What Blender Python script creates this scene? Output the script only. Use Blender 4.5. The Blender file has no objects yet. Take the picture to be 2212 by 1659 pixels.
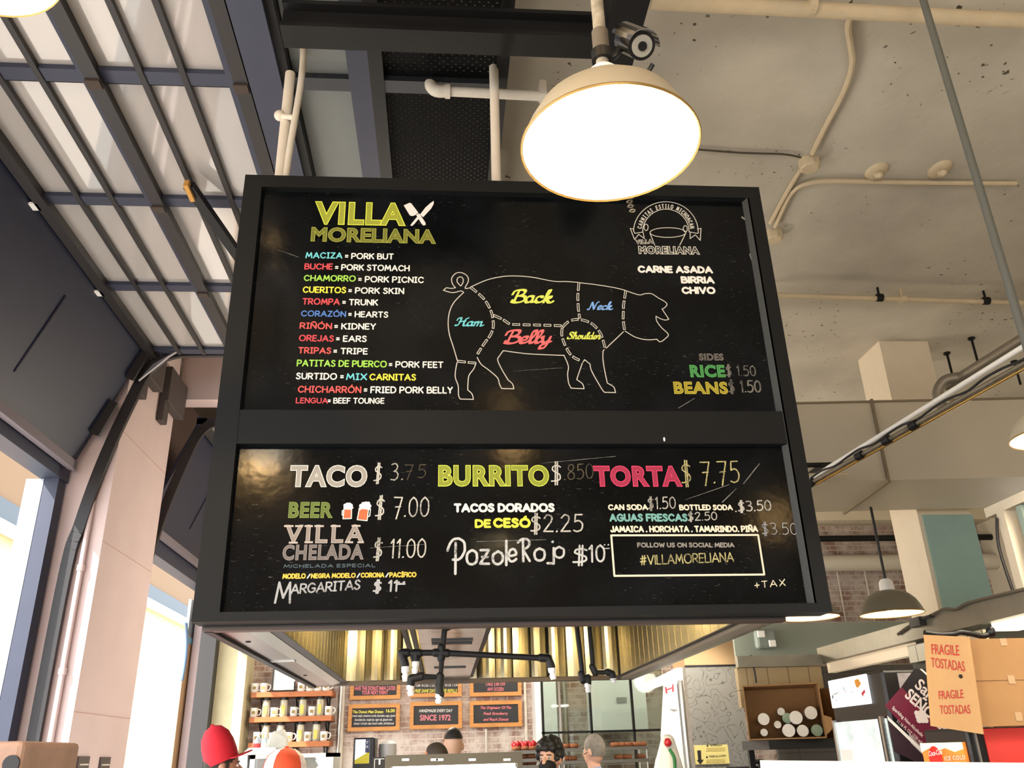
import bpy, bmesh, math, random
from mathutils import Vector, Matrix, Euler
random.seed(7)
SC = bpy.context.scene
COL = SC.collection
# ---------------------------------------------------------------- camera
FPX, PITCH, ROLL, YAW = 1832.7, 0.41125796, -0.02894231, 0.08630478
CAM = Vector((0, 0, 1.65))
_f = Vector((math.sin(YAW)*math.cos(PITCH), math.cos(YAW)*math.cos(PITCH), math.sin(PITCH)))
_r0 = Vector((math.cos(YAW), -math.sin(YAW), 0)); _u0 = _r0.cross(_f)
_r = math.cos(ROLL)*_r0 + math.sin(ROLL)*_u0
_u = -math.sin(ROLL)*_r0 + math.cos(ROLL)*_u0
cd = bpy.data.cameras.new('camera'); cam = bpy.data.objects.new('camera', cd); COL.objects.link(cam)
cd.sensor_width = 36; cd.lens = FPX/2212*36; cd.clip_start = .05; cd.clip_end = 200
mw = Matrix((( _r.x, _u.x, -_f.x), (_r.y, _u.y, -_f.y), (_r.z, _u.z, -_f.z))).to_4x4()
mw.translation = CAM; cam.matrix_world = mw
SC.camera = cam
# ---------------------------------------------------------------- world, sun, big lights, exposure
W = bpy.data.worlds.new('sky'); SC.world = W; W.use_nodes = True
bg = W.node_tree.nodes['Background']; bg.inputs[0].default_value = (.88, .94, 1, 1); bg.inputs[1].default_value = 5.0
vs = SC.view_settings; vs.view_transform = 'Standard'; vs.look = 'None'; vs.gamma = 1; vs.exposure = 0.0; vs.use_curve_mapping = False
try: SC.cycles.use_denoising = True
except Exception: pass
try:
    SC.cycles.max_bounces = 10; SC.cycles.diffuse_bounces = 5; SC.cycles.glossy_bounces = 4; SC.cycles.transparent_max_bounces = 12
    SC.cycles.caustics_reflective = False; SC.cycles.caustics_refractive = False; SC.cycles.sample_clamp_indirect = 6
except Exception: pass
def light(name, typ, loc, energy, col=(1,1,1), size=.3, rot=None, sizey=None):
    d = bpy.data.lights.new(name, typ); o = bpy.data.objects.new(name, d); COL.objects.link(o)
    d.energy = energy; d.color = col; o.location = loc
    if typ == 'AREA':
        d.size = size
        if sizey: d.shape = 'RECTANGLE'; d.size_y = sizey
    elif typ == 'POINT' or typ == 'SPOT': d.shadow_soft_size = size
    if rot: o.rotation_euler = rot
    return o
def aim(frm, to): return (Vector(to)-Vector(frm)).to_track_quat('-Z', 'Y').to_euler()
sun = light('sun', 'SUN', (-10, -5, 12), 13.0, (1, .96, .92)); sun.data.angle = .01; sun.rotation_euler = aim((-1.0, -.85, 1.25), (0, 0, 0))
WARM = (1, .89, .74)
# added fill light: a daylight area behind the camera, bare warm points over the aisles
light('front_fill', 'AREA', (-.8, -6.2, 1.5), 380, (.95, .97, 1), 6, aim((-.8, -6.2, 1.5), (0, 3, 2.6)), 2.2)
for lx, ly, lz, le in ((4.6, 2.2, 3.1, 22), (6.2, 5.0, 3.2, 26), (6.8, 9, 3.2, 34), (3.4, 11.9, 3.0, 90), (1.4, 12.1, 3.2, 70), (-.3, 9.6, 3.0, 260)):
    light('aisle_fill', 'POINT', (lx, ly, lz), le, WARM if ly < 11 and lx > 2 else (1, .88, .72), .25)
# ---------------------------------------------------------------- picture ray -> place helpers (real positions in the hall)
def ray(px, py): return _r*((px-1106)/FPX) - _u*((py-829.5)/FPX) + _f
def atY(px, py, Y): d = ray(px, py); return CAM + d*(Y/d.y)
def atX(px, py, X): d = ray(px, py); return CAM + d*(X/d.x)
def atZ(px, py, Z): d = ray(px, py); return CAM + d*((Z-1.65)/d.z)
# ---------------------------------------------------------------- materials
def lin(c): return tuple((v/255/12.92 if v/255 <= .04045 else ((v/255+.055)/1.055)**2.4) for v in c)
def node(nt, t, **k):
    n = nt.nodes.new(t)
    for a, b in k.items():
        if a in n.inputs: n.inputs[a].default_value = b
        else: setattr(n, a, b)
    return n
def ocoord(nt): return node(nt, 'ShaderNodeTexCoord').outputs['Object']
def mixc(nt, fac, a, b):
    m = node(nt, 'ShaderNodeMix', data_type='RGBA')
    for s, v in ((m.inputs['Factor'], fac), (m.inputs[6], a), (m.inputs[7], b)):
        if hasattr(v, 'links'): nt.links.new(v, s)
        else: s.default_value = v if isinstance(v, (int, float)) else (*v, 1) if len(v) == 3 else v
    return m.outputs[2]
def ramp(nt, src, a, b):
    m = node(nt, 'ShaderNodeMapRange'); m.inputs[1].default_value = a; m.inputs[2].default_value = b; nt.links.new(src, m.inputs[0]); return m.outputs[0]
MATS = {}
def mat(name, col, rough=.6, metal=0, var=0, vscale=6, bump=0, bscale=40, spec=.5, emit=0, ecol=None, stretch=(1, 1, 1), alpha=1):
    if name in MATS: return MATS[name]
    m = bpy.data.materials.new(name); m.use_nodes = True; nt = m.node_tree; b = nt.nodes['Principled BSDF']
    c = lin(col); b.inputs['Base Color'].default_value = (*c, 1); b.inputs['Roughness'].default_value = rough; b.inputs['Metallic'].default_value = metal
    b.inputs['Specular IOR Level'].default_value = spec
    co = None
    if var or bump:
        co = ocoord(nt); mp = node(nt, 'ShaderNodeMapping'); mp.inputs['Scale'].default_value = stretch; nt.links.new(co, mp.inputs[0]); co = mp.outputs[0]
    if var:
        n = node(nt, 'ShaderNodeTexNoise', Scale=vscale, Detail=6.0, Roughness=.6); nt.links.new(co, n.inputs['Vector'])
        f = ramp(nt, n.outputs[0], .3, .7)
        nt.links.new(mixc(nt, f, tuple(v*(1-var) for v in c), tuple(min(1, v*(1+var)) for v in c)), b.inputs['Base Color'])
    if bump:
        n = node(nt, 'ShaderNodeTexNoise', Scale=bscale, Detail=4.0); nt.links.new(co, n.inputs['Vector'])
        bp = node(nt, 'ShaderNodeBump', Strength=bump, Distance=.02); nt.links.new(n.outputs[0], bp.inputs['Height']); nt.links.new(bp.outputs[0], b.inputs['Normal'])
    if emit: b.inputs['Emission Color'].default_value = (*lin(ecol or col), 1); b.inputs['Emission Strength'].default_value = emit
    if alpha < 1: b.inputs['Alpha'].default_value = alpha
    MATS[name] = m; return m
def bsdf(m): return m.node_tree.nodes['Principled BSDF']
# painted plaster ceiling with blotches and soot specks
def mat_ceiling():
    m = mat('ceiling_plaster', (190, 184, 170), .9, bump=.25, bscale=9); nt = m.node_tree; b = bsdf(m); co = ocoord(nt)
    n = node(nt, 'ShaderNodeTexNoise', Scale=.9, Detail=5.0, Roughness=.55); nt.links.new(co, n.inputs['Vector'])
    c = mixc(nt, ramp(nt, n.outputs[0], .32, .68), lin((168, 162, 148)), lin((196, 190, 175)))
    s = node(nt, 'ShaderNodeTexNoise', Scale=15.0, Detail=2.0); nt.links.new(co, s.inputs['Vector'])
    z = node(nt, 'ShaderNodeTexNoise', Scale=.8, Detail=1.0); nt.links.new(co, z.inputs['Vector'])
    mu = node(nt, 'ShaderNodeMath', operation='MULTIPLY'); nt.links.new(ramp(nt, s.outputs[0], .665, .70), mu.inputs[0]); nt.links.new(ramp(nt, z.outputs[0], .5, .6), mu.inputs[1])
    nt.links.new(mixc(nt, mu.outputs[0], c, lin((70, 62, 50))), b.inputs['Base Color']); return m
def mat_brick(name='old_brick'):
    m = mat(name, (150, 110, 95), .9); nt = m.node_tree; b = bsdf(m); co = ocoord(nt)
    sx = node(nt, 'ShaderNodeSeparateXYZ'); nt.links.new(co, sx.inputs[0]); cx = node(nt, 'ShaderNodeCombineXYZ'); nt.links.new(sx.outputs[0], cx.inputs[0]); nt.links.new(sx.outputs[2], cx.inputs[1])
    br = node(nt, 'ShaderNodeTexBrick', Scale=1.0); br.inputs['Brick Width'].default_value = .24; br.inputs['Row Height'].default_value = .082; br.inputs['Mortar Size'].default_value = .008
    br.inputs['Color1'].default_value = (*lin((128, 92, 80)), 1); br.inputs['Color2'].default_value = (*lin((160, 128, 116)), 1); br.inputs['Mortar'].default_value = (*lin((196, 184, 172)), 1)
    nt.links.new(cx.outputs[0], br.inputs['Vector'])
    n = node(nt, 'ShaderNodeTexNoise', Scale=2.6, Detail=8.0, Roughness=.7); nt.links.new(co, n.inputs['Vector'])
    nt.links.new(mixc(nt, ramp(nt, n.outputs[0], .40, .60), br.outputs[0], lin((206, 195, 186))), b.inputs['Base Color'])
    bp = node(nt, 'ShaderNodeBump', Strength=.5, Distance=.01); bp.invert = True; nt.links.new(br.outputs[1], bp.inputs['Height']); nt.links.new(bp.outputs[0], b.inputs['Normal']); return m
def mat_board():
    # black chalkboard: wiped chalk dust, streaky specks running along the board
    m = mat('chalkboard_black', (14, 17, 19), .13, spec=.16); nt = m.node_tree; b = bsdf(m); co = ocoord(nt)
    mp = node(nt, 'ShaderNodeMapping'); mp.inputs['Scale'].default_value = (26, 1, 150); mp.inputs['Rotation'].default_value = (0, .12, 0); nt.links.new(co, mp.inputs[0])
    n = node(nt, 'ShaderNodeTexNoise', Scale=1.0, Detail=4.0, Roughness=.65); nt.links.new(mp.outputs[0], n.inputs['Vector'])
    z = node(nt, 'ShaderNodeTexNoise', Scale=2.2, Detail=3.0); nt.links.new(co, z.inputs['Vector'])
    mu = node(nt, 'ShaderNodeMath', operation='MULTIPLY'); nt.links.new(ramp(nt, n.outputs[0], .63, .72), mu.inputs[0]); nt.links.new(ramp(nt, z.outputs[0], .44, .60), mu.inputs[1])
    d = node(nt, 'ShaderNodeTexNoise', Scale=3.0, Detail=6.0); nt.links.new(co, d.inputs['Vector'])
    c = mixc(nt, ramp(nt, d.outputs[0], .4, .75), lin((8, 10, 12)), lin((19, 22, 25)))
    k = node(nt, 'ShaderNodeMath', operation='MULTIPLY'); k.inputs[1].default_value = .5; nt.links.new(mu.outputs[0], k.inputs[0])
    nt.links.new(mixc(nt, k.outputs[0], c, lin((150, 150, 148))), b.inputs['Base Color'])
    w = node(nt, 'ShaderNodeTexNoise', Scale=14.0, Detail=2.0); nt.links.new(co, w.inputs['Vector'])
    bp = node(nt, 'ShaderNodeBump', Strength=.06, Distance=.01); nt.links.new(w.outputs[0], bp.inputs['Height']); nt.links.new(bp.outputs[0], b.inputs['Normal']); return m
def mat_chalk(name, col, cover=.75, scale=160):
    if name in MATS: return MATS[name]
    m = mat(name, col, .9); nt = m.node_tree; b = bsdf(m); co = ocoord(nt)
    n = node(nt, 'ShaderNodeTexNoise', Scale=float(scale), Detail=2.0); nt.links.new(co, n.inputs['Vector'])
    z = node(nt, 'ShaderNodeTexNoise', Scale=14.0, Detail=2.0); nt.links.new(co, z.inputs['Vector'])
    ad = node(nt, 'ShaderNodeMath', operation='ADD'); nt.links.new(n.outputs[0], ad.inputs[0]); nt.links.new(z.outputs[0], ad.inputs[1])
    t = 1.12-.4*cover
    nt.links.new(mixc(nt, ramp(nt, ad.outputs[0], t-.12, t+.22), tuple(.16*v for v in lin(col)), lin(col)), b.inputs['Base Color']); return m
def mat_hatch(name, col, dark=.12, freq=46., ang=1.0, duty=.5):
    if name in MATS: return MATS[name]
    m = mat(name, col, .85); nt = m.node_tree; b = bsdf(m); co = ocoord(nt)
    mp = node(nt, 'ShaderNodeMapping'); mp.inputs['Rotation'].default_value = (0, -ang, 0); nt.links.new(co, mp.inputs[0])
    n = node(nt, 'ShaderNodeTexWave', Scale=float(freq), Distortion=1.6, Detail=1.0); n.inputs['Detail Scale'].default_value = .6; nt.links.new(mp.outputs[0], n.inputs['Vector'])
    nt.links.new(mixc(nt, ramp(nt, n.outputs[1], duty-.12, duty+.12), tuple(dark*v for v in lin(col)), lin(col)), b.inputs['Base Color']); return m
def mat_glass(name, tint=(225, 232, 230), refl=.12, haze=0.0):
    if name in MATS: return MATS[name]
    m = bpy.data.materials.new(name); m.use_nodes = True; nt = m.node_tree; nt.nodes.clear(); MATS[name] = m
    o = node(nt, 'ShaderNodeOutputMaterial'); t = node(nt, 'ShaderNodeBsdfTransparent'); t.inputs[0].default_value = (*lin(tint), 1)
    g = node(nt, 'ShaderNodeBsdfGlossy'); g.inputs['Roughness'].default_value = .03
    fr = node(nt, 'ShaderNodeFresnel'); fr.inputs[0].default_value = 1.5
    mr = node(nt, 'ShaderNodeMath', operation='ADD'); mr.inputs[1].default_value = refl; nt.links.new(fr.outputs[0], mr.inputs[0])
    mx = node(nt, 'ShaderNodeMixShader'); nt.links.new(mr.outputs[0], mx.inputs[0]); nt.links.new(t.outputs[0], mx.inputs[1]); nt.links.new(g.outputs[0], mx.inputs[2]); out = mx.outputs[0]
    if haze:
        d = node(nt, 'ShaderNodeBsdfDiffuse'); d.inputs[0].default_value = (.80, .76, .73, 1); m2 = node(nt, 'ShaderNodeMixShader'); m2.inputs[0].default_value = haze
        nt.links.new(out, m2.inputs[1]); nt.links.new(d.outputs[0], m2.inputs[2]); out = m2.outputs[0]
    nt.links.new(out, o.inputs[0]); return m
def mat_perf():
    m = mat('perforated_steel', (12, 13, 14), .7, .0, spec=.08); nt = m.node_tree; b = bsdf(m); co = ocoord(nt)
    v = node(nt, 'ShaderNodeTexVoronoi', Scale=30.0); v.inputs['Randomness'].default_value = 0; v.voronoi_dimensions = '2D'
    mp = node(nt, 'ShaderNodeMapping'); mp.inputs['Rotation'].default_value = (0, 0, .785); nt.links.new(co, mp.inputs[0]); nt.links.new(mp.outputs[0], v.inputs['Vector'])
    nt.links.new(ramp(nt, v.outputs['Distance'], .15, .19), b.inputs['Alpha']); return m
def mat_swirl():
    # brushed steel with the arcs left by scouring
    m = mat('scoured_steel', (176, 176, 172), .35, .6); nt = m.node_tree; b = bsdf(m); co = ocoord(nt)
    nz = node(nt, 'ShaderNodeTexNoise', Scale=5.0); nt.links.new(co, nz.inputs['Vector']); v = node(nt, 'ShaderNodeTexVoronoi', Scale=9.0); nt.links.new(mixc(nt, .12, (0, 0, 0), nz.outputs[1]), v.inputs['Vector']); va = node(nt, 'ShaderNodeVectorMath', operation='ADD'); nt.links.new(co, va.inputs[0]); nt.links.new(mixc(nt, .25, (0, 0, 0), nz.outputs[1]), va.inputs[1]); nt.links.new(va.outputs[0], v.inputs['Vector'])
    w = node(nt, 'ShaderNodeMath', operation='MULTIPLY'); w.inputs[1].default_value = 20; nt.links.new(v.outputs['Distance'], w.inputs[0])
    s = node(nt, 'ShaderNodeMath', operation='SINE'); nt.links.new(w.outputs[0], s.inputs[0])
    nt.links.new(mixc(nt, ramp(nt, s.outputs[0], .9, 1.0), lin((176, 175, 168)), lin((122, 120, 114))), b.inputs['Base Color']); return m
def mat_tiles(name, col, grout, w=.15, h=.15, rough=.3):
    m = mat(name, col, rough); nt = m.node_tree; b = bsdf(m); co = ocoord(nt)
    sx = node(nt, 'ShaderNodeSeparateXYZ'); nt.links.new(co, sx.inputs[0]); ad = node(nt, 'ShaderNodeMath', operation='ADD'); nt.links.new(sx.outputs[0], ad.inputs[0]); nt.links.new(sx.outputs[1], ad.inputs[1])
    cx = node(nt, 'ShaderNodeCombineXYZ'); nt.links.new(ad.outputs[0], cx.inputs[0]); nt.links.new(sx.outputs[2], cx.inputs[1])
    br = node(nt, 'ShaderNodeTexBrick', Scale=1.0); br.offset = 0; br.inputs['Brick Width'].default_value = w; br.inputs['Row Height'].default_value = h; br.inputs['Mortar Size'].default_value = .004
    for k, c in (('Color1', col), ('Color2', col), ('Mortar', grout)): br.inputs[k].default_value = (*lin(c), 1)
    nt.links.new(cx.outputs[0], br.inputs['Vector']); nt.links.new(br.outputs[0], b.inputs['Base Color']); return m
def mat_wood(name, col):
    if name in MATS: return MATS[name]
    return mat(name, col, .55, var=.22, vscale=5, stretch=(1, 6, 6))
NAVY = mat('navy_paint', (44, 49, 68), .55, var=.06); BLACKM = mat('black_steel', (16, 17, 19), .5, spec=.3); BARM = mat('bronze_bar', (27, 23, 24), .5)
FRAMEM = mat('matt_black_frame', (20, 22, 23), .6, spec=.2); PIPEW = mat('white_painted_pipe', (206, 198, 184), .6, var=.06); STEEL = mat('stainless', (190, 188, 182), .3, .9)
DARKPIPE = mat('black_iron', (20, 20, 20), .55, .2); WHITEP = mat('white_plastic', (238, 238, 234), .45); PINK = mat('pink_plaster', (204, 184, 182), .9, var=.04, vscale=2); CARD = mat('cardboard', (196, 152, 100), .9, var=.06)
OAK = mat_wood('oak_frame', (190, 130, 66)); SHELFW = mat_wood('shelf_wood', (176, 104, 58)); BLACKP = mat('black_plastic', (16, 16, 17), .4); CONC = mat_ceiling(); BRICK = mat_brick()
PAINTC = mat('cream_paint', (214, 204, 182), .85, var=.05, vscale=2)
# ---------------------------------------------------------------- mesh builder
ORG = {}
class MB:
    def __init__(s, m=None): s.b = bmesh.new(); s.m = m
    def v(s, p):
        p = Vector(p); return s.b.verts.new(s.m @ p if s.m else p)
    def face(s, vs):
        try: return s.b.faces.new(vs)
        except ValueError: return None
    def poly(s, pts): s.face([s.v(p) for p in pts]); return s
    def box(s, x0, y0, z0, x1, y1, z1, bev=0):
        x0, x1 = sorted((x0, x1)); y0, y1 = sorted((y0, y1)); z0, z1 = sorted((z0, z1))
        c = [s.v((x, y, z)) for z in (z0, z1) for y in (y0, y1) for x in (x0, x1)]
        fs = [s.face([c[i] for i in q]) for q in ((0, 2, 3, 1), (4, 5, 7, 6), (0, 1, 5, 4), (2, 6, 7, 3), (0, 4, 6, 2), (1, 3, 7, 5))]
        if bev:
            es = {e for f in fs for e in f.edges}; bmesh.ops.bevel(s.b, geom=list(es), offset=bev, segments=2, affect='EDGES', profile=.5)
        return s
    def prism(s, pts, vec):
        a = [Vector(p) for p in pts]; vec = Vector(vec); n = len(a); A = [s.v(p) for p in a]; B = [s.v(p+vec) for p in a]
        s.face(A[::-1]); s.face(B)
        for i in range(n): s.face([A[i], A[(i+1) % n], B[(i+1) % n], B[i]])
        return s
    def beam(s, p, q, w, h, up=(0, 0, 1)):
        p = Vector(p); q = Vector(q); d = (q-p).normalized(); up = Vector(up); sd = d.cross(up)
        if sd.length < 1e-4: sd = d.cross(Vector((0, 1, 0)))
        sd.normalize(); u = sd.cross(d); a = sd*(w/2); b = u*(h/2)
        return s.prism([p+a+b, p-a+b, p-a-b, p+a-b], q-p)
    def ring(s, c, ax, r, seg):
        ax = Vector(ax).normalized(); t = ax.orthogonal().normalized(); k = ax.cross(t)
        return [s.v(Vector(c)+r*(math.cos(2*math.pi*i/seg)*t+math.sin(2*math.pi*i/seg)*k)) for i in range(seg)]
    def cyl(s, p, q, r0, r1=None, seg=16):
        r1 = r0 if r1 is None else r1; ax = Vector(q)-Vector(p); A = s.ring(p, ax, r0, seg); B = s.ring(q, ax, max(r1, 1e-4), seg)
        for i in range(seg): s.face([A[i], A[(i+1) % seg], B[(i+1) % seg], B[i]])
        s.face(A[::-1]); s.face(B); return s
    def tube(s, pts, r, seg=10):
        P = [Vector(p) for p in pts]; t0 = (P[1]-P[0]).normalized(); n = t0.orthogonal().normalized(); R = []
        for i, p in enumerate(P):
            t = ((P[min(i+1, len(P)-1)]-P[max(i-1, 0)])).normalized(); n = (n - t*n.dot(t)).normalized(); k = t.cross(n)
            R.append([s.v(p+r*(math.cos(2*math.pi*j/seg)*n+math.sin(2*math.pi*j/seg)*k)) for j in range(seg)])
        for a, b in zip(R, R[1:]):
            for j in range(seg): s.face([a[j], a[(j+1) % seg], b[(j+1) % seg], b[j]])
        s.face(R[0][::-1]); s.face(R[-1]); return s
    def lathe(s, prof, c, seg=32, close=False):
        c = Vector(c); R = []
        for r, z in prof: R.append([s.v(c+Vector((r*math.cos(2*math.pi*i/seg), r*math.sin(2*math.pi*i/seg), z))) for i in range(seg)] if r > 1e-6 else [s.v(c+Vector((0, 0, z)))])
        if close: R.append(R[0])
        for a, b in zip(R, R[1:]):
            for i in range(seg):
                j = (i+1) % seg
                if len(a) == 1 and len(b) == 1: continue
                if len(a) == 1: s.face([a[0], b[j], b[i]])
                elif len(b) == 1: s.face([a[i], a[j], b[0]])
                else: s.face([a[i], a[j], b[j], b[i]])
        return s
    def ell(s, c, r, seg=16, rings=10):
        if not hasattr(r, '__len__'): r = (r, r, r)
        c = Vector(c); R = []
        for k in range(rings+1):
            a = math.pi*k/rings; R.append([s.v(c+Vector((r[0]*math.sin(a)*math.cos(2*math.pi*i/seg), r[1]*math.sin(a)*math.sin(2*math.pi*i/seg), r[2]*math.cos(a)))) for i in range(seg)] if 0 < k < rings else [s.v(c+Vector((0, 0, r[2]*math.cos(a))))])
        for a, b in zip(R, R[1:]):
            for i in range(seg):
                j = (i+1) % seg
                if len(a) == 1: s.face([a[0], b[i], b[j]])
                elif len(b) == 1: s.face([a[i], b[0], a[j]])
                else: s.face([a[i], b[i], b[j], a[j]])
        return s
    def limb(s, chain, seg=12):
        for (p, r), (q, t) in zip(chain, chain[1:]): s.cyl(p, q, r, t, seg)
        for p, r in chain: s.ell(p, r, seg, 8)
        return s
def setp(o, label=None, cat=None, group=None, kind=None):
    for k, v in (('label', label), ('category', cat), ('group', group), ('kind', kind)):
        if v: o[k] = v
    return o
def thing(name, label, cat, loc=(0, 0, 0), group=None, kind=None):
    o = bpy.data.objects.new(name, None); COL.objects.link(o); o.empty_display_size = .1; o.location = loc; ORG[o.name] = Vector(loc)
    return setp(o, label, cat, group, kind)
def obj(name, mb, m, parent=None, smooth=False, label=None, org=None, mods=None):
    bm = mb.b
    if org is None:
        if parent is not None: org = ORG[parent.name]
        else:
            vs = [v.co for v in bm.verts]; org = Vector(((min(v.x for v in vs)+max(v.x for v in vs))/2, (min(v.y for v in vs)+max(v.y for v in vs))/2, min(v.z for v in vs)))
    org = Vector(org)
    bmesh.ops.recalc_face_normals(bm, faces=bm.faces[:])
    for v in bm.verts: v.co -= org
    me = bpy.data.meshes.new(name); bm.to_mesh(me); bm.free(); me.materials.append(m)
    if smooth:
        me.polygons.foreach_set('use_smooth', [True]*len(me.polygons))
        try: me.set_sharp_from_angle(angle=math.radians(38))
        except Exception: pass
    o = bpy.data.objects.new(name, me); COL.objects.link(o)
    if parent is not None: o.parent = parent; o.location = org-ORG[parent.name]
    else: o.location = org
    ORG[o.name] = org
    if label: o['label'] = label
    if mods:
        md = o.modifiers.new('smooth', 'REMESH'); md.mode = 'VOXEL'; md.voxel_size = mods; md.use_smooth_shade = True
    return o
def one(name, mb, m, label, cat, group=None, kind=None, smooth=False, org=None): return setp(obj(name, mb, m, None, smooth, org=org), label, cat, group, kind)
def st(name, mb, m, label, cat): return one(name, mb, m, label, cat, kind='structure', org=(0, 0, 0))
def dup(root, loc, label=None, group=None):
    c = root.copy(); COL.objects.link(c); c.location = loc; ORG[c.name] = Vector(loc)
    if label: c['label'] = label
    if group: c['group'] = group
    for ch in list(root.children):
        d = ch.copy(); COL.objects.link(d); d.parent = c
        for g in list(ch.children):
            e = g.copy(); COL.objects.link(e); e.parent = d
    return c
ORD = 'first second third fourth fifth sixth seventh eighth ninth tenth eleventh twelfth thirteenth fourteenth'.split()
# ---------------------------------------------------------------- lettering
_cv = bpy.data.curves.new('lettering_source', 'FONT'); _co = bpy.data.objects.new('lettering_source', _cv); COL.objects.link(_co)
_cache = {}
def glyphs(text, bold=0, shear=0, space=1, outline=0):
    k = (text, bold, shear, space, outline)
    if k not in _cache:
        _cv.body = text; _cv.size = 1; _cv.offset = bold; _cv.shear = shear; _cv.space_character = space
        _cv.fill_mode = 'NONE' if outline else 'FRONT'; _cv.bevel_depth = outline; _cv.bevel_resolution = 0; _cv.resolution_u = 4
        bpy.context.view_layer.update(); ev = _co.evaluated_get(bpy.context.evaluated_depsgraph_get()); me = ev.to_mesh()
        _cache[k] = ([v.co.copy() for v in me.vertices], [tuple(p.vertices) for p in me.polygons]); ev.to_mesh_clear()
    return _cache[k]
CAPH = max(v.y for v in glyphs('H')[0])
def put(text, p0, p1, h, plane, off, bold=0, shear=0, space=1, outline=0, mb=None, up=None):
    """lettering on a flat surface: baseline from p0 to p1, capitals h tall; plane() gives the surface point"""
    mb = mb or MB(); vs, fs = glyphs(text, bold, shear, space, outline); base = glyphs(text, bold, shear, space, 0)[0]
    x0 = min(v.x for v in base); x1 = max(v.x for v in base); A = plane(*p0); B = plane(*p1); T = plane(p0[0], p0[1]-h)
    L = (T-A).length; up = Vector(up) if up is not None else Vector((0, 0, 1)); ux = (B-A)/(x1-x0); uy = up*(L/(CAPH+2*bold)); n = Vector(off)
    V = [mb.v(A+ux*(v.x-x0)+uy*(v.y+bold)+n*(1+v.z*(.5 if outline else 0))) for v in vs]
    for f in fs: mb.face([V[i] for i in f])
    return mb
def smooth_pts(pts, n=5):
    P = [Vector(p) for p in pts]; out = []
    for i in range(len(P)-1):
        a = P[max(i-1, 0)]; b = P[i]; c = P[i+1]; d = P[min(i+2, len(P)-1)]
        for k in range(n):
            t = k/n; out.append(.5*((2*b)+(c-a)*t+(2*a-5*b+4*c-d)*t*t+(3*b-a-3*c+d)*t*t*t))
    return out+[P[-1]]
G = {}
def g(ch, w, *st_):
    S = []
    for s_ in st_:
        k, nums = s_[0], [float(x) for x in s_[1:].split()]; pts = [(nums[i], nums[i+1]) for i in range(0, len(nums), 2)]
        S.append(pts if k == 'l' else [(p.x, p.y) for p in smooth_pts([(*p, 0) for p in pts], 5)])
    G[ch] = (w, S)
g('A', .78, 'l0 0 .39 1 .78 0', 'l.13 .33 .65 .33'); g('B', .6, 'l0 0 0 1', 's0 1 .3 1 .5 .9 .5 .64 .3 .53 0 .53', 's0 .53 .34 .53 .6 .42 .6 .12 .34 0 0 0')
g('C', .72, 's.7 .82 .55 .96 .34 1 .1 .82 0 .5 .1 .18 .34 0 .55 .04 .7 .18'); g('D', .68, 'l0 0 0 1', 's0 1 .25 1 .55 .85 .68 .5 .55 .15 .25 0 0 0')
g('E', .5, 'l.5 1 0 1 0 0 .5 0', 'l0 .52 .44 .52'); g('F', .5, 'l.5 1 0 1 0 0', 'l0 .5 .42 .5'); g('G', .76, 's.7 .82 .55 .96 .34 1 .1 .82 0 .5 .1 .18 .34 0 .6 .05 .74 .2', 'l.45 .45 .74 .45 .74 .18')
g('H', .66, 'l0 0 0 1', 'l.66 0 .66 1', 'l0 .5 .66 .5'); g('I', .3, 'l.15 0 .15 1', 'l0 1 .3 1', 'l0 0 .3 0'); g('|', .02, 'l0 0 0 1'); g('J', .44, 's.44 1 .44 .4 .42 .12 .24 0 .06 .06 0 .2'); g('K', .6, 'l0 0 0 1', 'l.58 1 .02 .46', 'l.2 .6 .6 0')
g('L', .46, 'l0 1 0 0 .46 0'); g('M', .86, 'l0 0 .12 1 .43 .25 .74 1 .86 0'); g('N', .66, 'l0 0 0 1 .66 0 .66 1'); g('O', .86, 's.43 1 .15 .9 0 .5 .15 .1 .43 0 .71 .1 .86 .5 .71 .9 .43 1')
g('P', .56, 'l0 0 0 1', 's0 1 .3 1 .54 .88 .54 .56 .3 .44 0 .44'); g('R', .6, 'l0 0 0 1', 's0 1 .3 1 .54 .88 .54 .58 .3 .47 0 .47', 'l.24 .47 .6 0'); g('S', .54, 's.5 .86 .34 1 .12 .96 .05 .76 .2 .58 .4 .46 .52 .25 .38 .03 .15 .01 0 .16')
g('T', .62, 'l0 1 .62 1', 'l.31 1 .31 0'); g('U', .66, 's0 1 0 .4 .08 .1 .33 0 .58 .1 .66 .4 .66 1'); g('V', .72, 'l0 1 .36 0 .72 1'); g('W', 1.0, 'l0 1 .25 0 .5 .8 .75 0 1 1'); g('X', .64, 'l0 0 .64 1', 'l0 1 .64 0')
g('Y', .62, 'l0 1 .31 .48 .62 1', 'l.31 .48 .31 0'); g('Z', .58, 'l.02 1 .58 1 0 0 .58 0'); g('=', .34, 'l0 .62 .34 .62', 'l0 .3 .34 .3'); g('/', .4, 'l0 0 .4 1'); g('.', .05, 'l0 0 .03 .03'); g('+', .5, 'l.25 .1 .25 .8', 'l0 .45 .5 .45')
g('-', .3, 'l0 .5 .3 .5'); g('#', .7, 'l.15 0 .3 1', 'l.42 0 .57 1', 'l0 .32 .66 .38', 'l.05 .66 .7 .72'); g(':', .3, 'l.02 .95 .06 .98', 'l.24 .95 .28 .98', 'l0 .76 .3 .76')
g('Ñ', .66, 'l0 0 0 1 .66 0 .66 1', 's.15 1.16 .26 1.25 .4 1.16 .52 1.24'); g('Ó', .86, 's.43 1 .15 .9 0 .5 .15 .1 .43 0 .71 .1 .86 .5 .71 .9 .43 1', 'l.4 1.14 .52 1.3'); g('Í', .3, 'l.15 0 .15 1', 'l0 1 .3 1', 'l0 0 .3 0', 'l.14 1.12 .24 1.26')
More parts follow.
